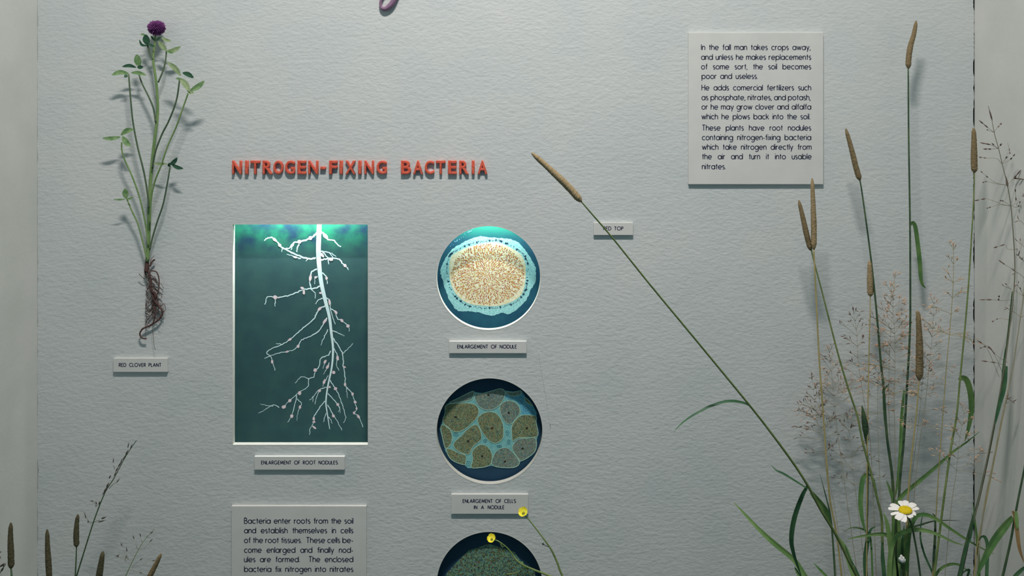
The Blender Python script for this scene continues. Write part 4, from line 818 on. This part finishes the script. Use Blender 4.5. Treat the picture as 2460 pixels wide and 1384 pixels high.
# flower head: core plus many pointed florets
fc = P(376, 67, CD + .002); mb = MB()
bm = bmesh.new(); bmesh.ops.create_icosphere(bm, subdivisions=3, radius=1)
mb.add([fc + Vector((v.co.x * 17 * S, v.co.y * 14 * S, v.co.z * 14 * S)) for v in bm.verts], [tuple(v.index for v in f.verts) for f in bm.faces]); bm.free()
r = random.Random(9)
for k in range(260):
    z_ = 1 - 2 * (k + .5) / 260; rr_ = math.sqrt(1 - z_ * z_); th = k * 2.39996
    d = Vector((rr_ * math.cos(th), rr_ * math.sin(th), z_)); e = Vector((d.x * 16, d.y * 14, d.z * 13)) * S
    mb.spindle(fc + e * .85, d + Vector((0, 0, .25)), S * r.uniform(6, 9), S * 2.3, 5)
o = mb.build('flower_head', m_flor, t); o['label'] = 'round purple flower head'
# roots
r = random.Random(21); mb = MB()
def rt(pts, w0, w1, d0=.007, d1=.006): p_ = px_path(pts, d0, d1, 6); mb.tube(p_, fit_radius(len(p_), w0, w1), 6)
rt([(353,622),(353,635),(353,652)], 8, 13); rt([(356,650),(362,672),(364,700),(371,722),(384,738),(390,752),(381,768),(360,782),(343,790),(336,802),(341,812),(352,814)], 6, 3.4)
rt([(362,650),(376,654),(382,672),(381,695),(376,710),(366,722)], 3.2, 2.4); rt([(360,640),(366,628),(372,624)], 4, 4); rt([(360,636),(364,622),(371,614)], 1.5, 1.2); rt([(334,658),(344,668),(350,670)], 1.6, 1.2); rt([(352,640),(348,650),(352,668)], 5, 3)
rt([(368,700),(374,715),(368,728)], 7, 4)
rt([(366,790),(369,815),(371,835),(374,842)], 1.0, .8); rt([(380,742),(394,730),(397,745),(390,752)], 1.5, 1.2)
for k in range(58):
    y = r.uniform(655, 760); x = 364 + (y - 655) * .08 + r.gauss(0, 4); pts = [(x, y)]; dx = r.gauss(0, 3)
    for s_ in range(r.randint(3, 7)):
        dx += r.gauss(0, 3.2); x += max(-7, min(7, dx)); y += r.uniform(1, 11); x = min(393, max(350, x)); pts.append((x, min(y, 812)))
    rt(pts, r.uniform(1.0, 2.2), .7, .006, r.uniform(.003, .009))
for k in range(26):
    y = 640 + k * 4.5; rt([(352 + r.uniform(-3, 6), y), (350 + r.uniform(0, 8), y + 5), (356 + r.uniform(0, 6), y + 9)], 1.6, 1)
mb.build('root', m_root, t)

# ------------------------------------------------------------------ daisy, bud and buttercups
stem = to_ground(px_path([(2181,1240),(2190,1262),(2198,1300),(2205,1340),(2211,1384)], .118, .115))
t = thing('daisy', 'white daisy with a yellow centre in front of the right grass clump', 'flower', stem[-1])
mb = MB(); mb.tube(stem, S * 2.2, 8); mb.build('stem', m_stemdk, t)
cc = P(2175, 1226, .122); ax_x = Vector((1, 0, .10)).normalized(); ax_y = Vector((.05, .98, .20)).normalized(); nrm = ax_x.cross(ax_y).normalized()
if nrm.y > 0: nrm = -nrm
mb = MB(); vs = []; nl, ns = 6, 20
for i in range(nl + 1):
    a_ = math.pi / 2 * i / nl
    for k in range(ns):
        th = 2 * math.pi * k / ns; rr_ = 14.2 * S * math.cos(a_) * (1 + .03 * (k % 2)); vs.append(cc + ax_x * rr_ * math.cos(th) + ax_y * rr_ * .85 * math.sin(th) + nrm * (6 * S * math.sin(a_) + .5 * S * (k % 2)))
mb.add(vs, [(i * ns + k, i * ns + (k + 1) % ns, (i + 1) * ns + (k + 1) % ns, (i + 1) * ns + k) for i in range(nl) for k in range(ns)]); mb.build('flower_centre', m_yel, t)
PET = [((2196,1220),(2211,1213),15,0),((2184,1216),(2199,1206),0,1),((2179,1212),(2181,1199),0,1)]
tips = [(2153,1202,14,0),(2141,1213,11,0),(2139,1228,8,0),(2145,1243,14,1),(2157,1249,12,1),(2180,1197,14,0),(2192,1199,12,0),(2208,1207,14,0),(2211,1217,12,0),(2197,1232,14,1),(2182,1240,13,1)]
def petal(c, dv, L0, W, nrm, prof, lift, t, m):
    pv = nrm.cross(dv).normalized(); vs = []
    for f_, wf in prof:
        for sd in (-1, 0, 1): vs.append(c + dv * L0 * f_ + pv * sd * W * .5 * wf + nrm * (lift(f_) - (0 if sd else W * .06)))
    n_ = len(vs); fs = []
    for i in range(len(prof) - 1):
        for k in range(2): q = (3 * i + k, 3 * i + k + 1, 3 * i + k + 4, 3 * i + k + 3); fs += [q, tuple(j + n_ for j in q[::-1])]
    mb = MB(); mb.add(vs + [v - nrm * .0003 for v in vs], fs); return mb.build('petal', m, t)
for (x, y, w_, lo_) in tips:
    u_, v_ = (x - 2175) * S * .9, -(y - 1226) * S * .9 / .75; L0 = math.hypot(u_, v_); dv = ax_x * (u_ / L0) + ax_y * (v_ / L0); pv = nrm.cross(dv).normalized(); vs = []
    prof = ((.25, .40), (.45, .72), (.65, .95), (.82, 1.0), (.94, .86), (1.0, .55)); off = rj.uniform(-.0008, .0012)
    for f_, wf in prof:
        for sd in (-1, 0, 1): vs.append(cc + dv * L0 * f_ + pv * sd * w_ * S * .5 * wf + nrm * (off - .0018 + (0 if sd else .0004) + .003 * f_ - .004 * f_ * f_))
    n_ = len(vs); vs2 = [v - nrm * .0003 for v in vs]; fs = []
    for i in range(5):
        for k in range(2): q = (3 * i + k, 3 * i + k + 1, 3 * i + k + 4, 3 * i + k + 3); fs += [q, tuple(j + n_ for j in q[::-1])]
    mb = MB(); mb.add(vs + vs2, fs); mb.build('petal', m_white, t)
mb = MB(); mb.tube([P(2181,1244,.119), P(2178,1238,.121), P(2176,1232,.121)], [S * 2.5, S * 6, S * 9], 10); mb.build('sepals', m_stem, t)
stem = to_ground(px_path([(2166,1350),(2166,1365),(2165,1384)], .12, .12))
t = thing('daisy_bud', 'small white daisy bud below the open daisy', 'flower', stem[-1])
mb = MB(); mb.tube(stem, S * 2.4, 8); mb.build('stem', m_stemdk, t)
mb = MB(); mb.tube([P(2166,1356,.12), P(2166,1352,.12), P(2166,1346,.12), P(2166,1343,.12)], [S * 2.5, S * 7, S * 8.5, S * 8.2], 10); mb.build('sepals', m_bladed, t)
for (x, y, w_) in ((2160,1340,7),(2165,1333,8),(2171,1338,8),(2175,1344,6),(2167,1341,9)):
    p0 = P(2167,1352,.122); p1 = P(x, y, .126); mb = MB(); d_ = p1 - p0; mb.tube([p0 + d_ * u for u in (.1, .4, .7, .92, 1)], [S * w_ * .5 * u for u in (.5, 1, .9, .5, .1)], 8); mb.build('petal', m_white, t)

def buttercup(label, stem_px, c, r_px, d0, d1, branches=(), tip=0):
    stem = to_ground(px_path(stem_px, d0, d1)); t = thing('buttercup', label, 'flower', stem[-1], 'yellow buttercups at bottom centre')
    mb = MB(); mb.tube(stem, [S * .5 * (2.2 + 2.6 * min(1, i / 40)) for i in range(len(stem))], 7); mb.build('stem', m_stem, t)
    for b in branches:
        mb = MB(); p_ = px_path(b[0], d0, d0 + .006); mb.tube(p_, S * b[1] / 2, 6)
        if b[2]: mb.spindle(p_[-1], p_[-1] - p_[-2], S * b[2], S * b[2] * .42, 7)
        mb.build(b[3], b[4], t)
    cc = P(c[0], c[1], d0); rr = random.Random(tip)
    nb = Vector((-.25, -.62, .74)).normalized(); bx = nb.cross(Vector((0, 1, 0))).normalized(); by = nb.cross(bx).normalized()
    for k in range(5):
        th = 2 * math.pi * k / 5 + tip; r_s = r_px * S
        petal(cc - nb * r_s * .3, bx * math.cos(th) + by * math.sin(th), r_s * 1.05, r_s * 1.25, nb, ((.05, .3), (.3, .75), (.55, 1), (.78, .95), (.93, .68), (1.0, .3)), lambda f_: r_s * (.75 * f_ * f_ + .04 * (k % 2)), t, m_but)
    mb = MB()
    for k in range(14): mb.spindle(cc, Vector((rr.uniform(-1, 1), -1, rr.uniform(-.4, 1.2))), S * 4, S * .8, 4)
    mb.build('stamens', m_yel, t); mb = MB(); mb.spindle(P(c[0] + 1, c[1] + r_px * .75, d0 - .001), Vector((0, 0, 1)), S * r_px, S * r_px * .5, 8); mb.build('sepals', m_stem, t)
    return t
buttercup('upper buttercup over the corner of the two-line plaque', [(1262,1240),(1275,1254),(1295,1280),(1313,1304),(1325,1322),(1338,1350),(1345,1370),(1351,1384)], (1257, 1231, .85, 1.1), 10.5, .04, .06,
          [([(1321,1315),(1313,1312),(1306,1308)], 1.6, 6, 'flower_bud', m_stemdk)], .4)
buttercup('lower buttercup in front of the bottom round picture', [(1186,1296),(1200,1302),(1222,1320),(1240,1345),(1258,1358),(1285,1370),(1312,1380),(1330,1388)], (1181, 1294, .9, 1.05), 9.5, .035, .05,
          [([(1268,1360),(1250,1372),(1235,1377),(1215,1380)], 2.4, 0, 'side_stem', m_stem), ([(1200,1302),(1207,1314),(1212,1312)], 2, 4, 'side_bud', m_stem), ([(1253,1350),(1258,1360),(1270,1366)], 6, 0, 'stem_leaf', m_blade)], 1.0)

# pale thread hanging against the wall beside the middle round picture
mb = MB(); mb.tube(px_path([(1294,842),(1303,900),(1314,965),(1322,1025)], .001, .001), S * .55, 5)
o = mb.build('thread', m_thread, base=P(1322, 1025, 0)); tag(o, 'fine pale thread on the wall right of the middle round picture', 'thread')

for o in bpy.data.objects:
    if '_w' in o: del o['_w']
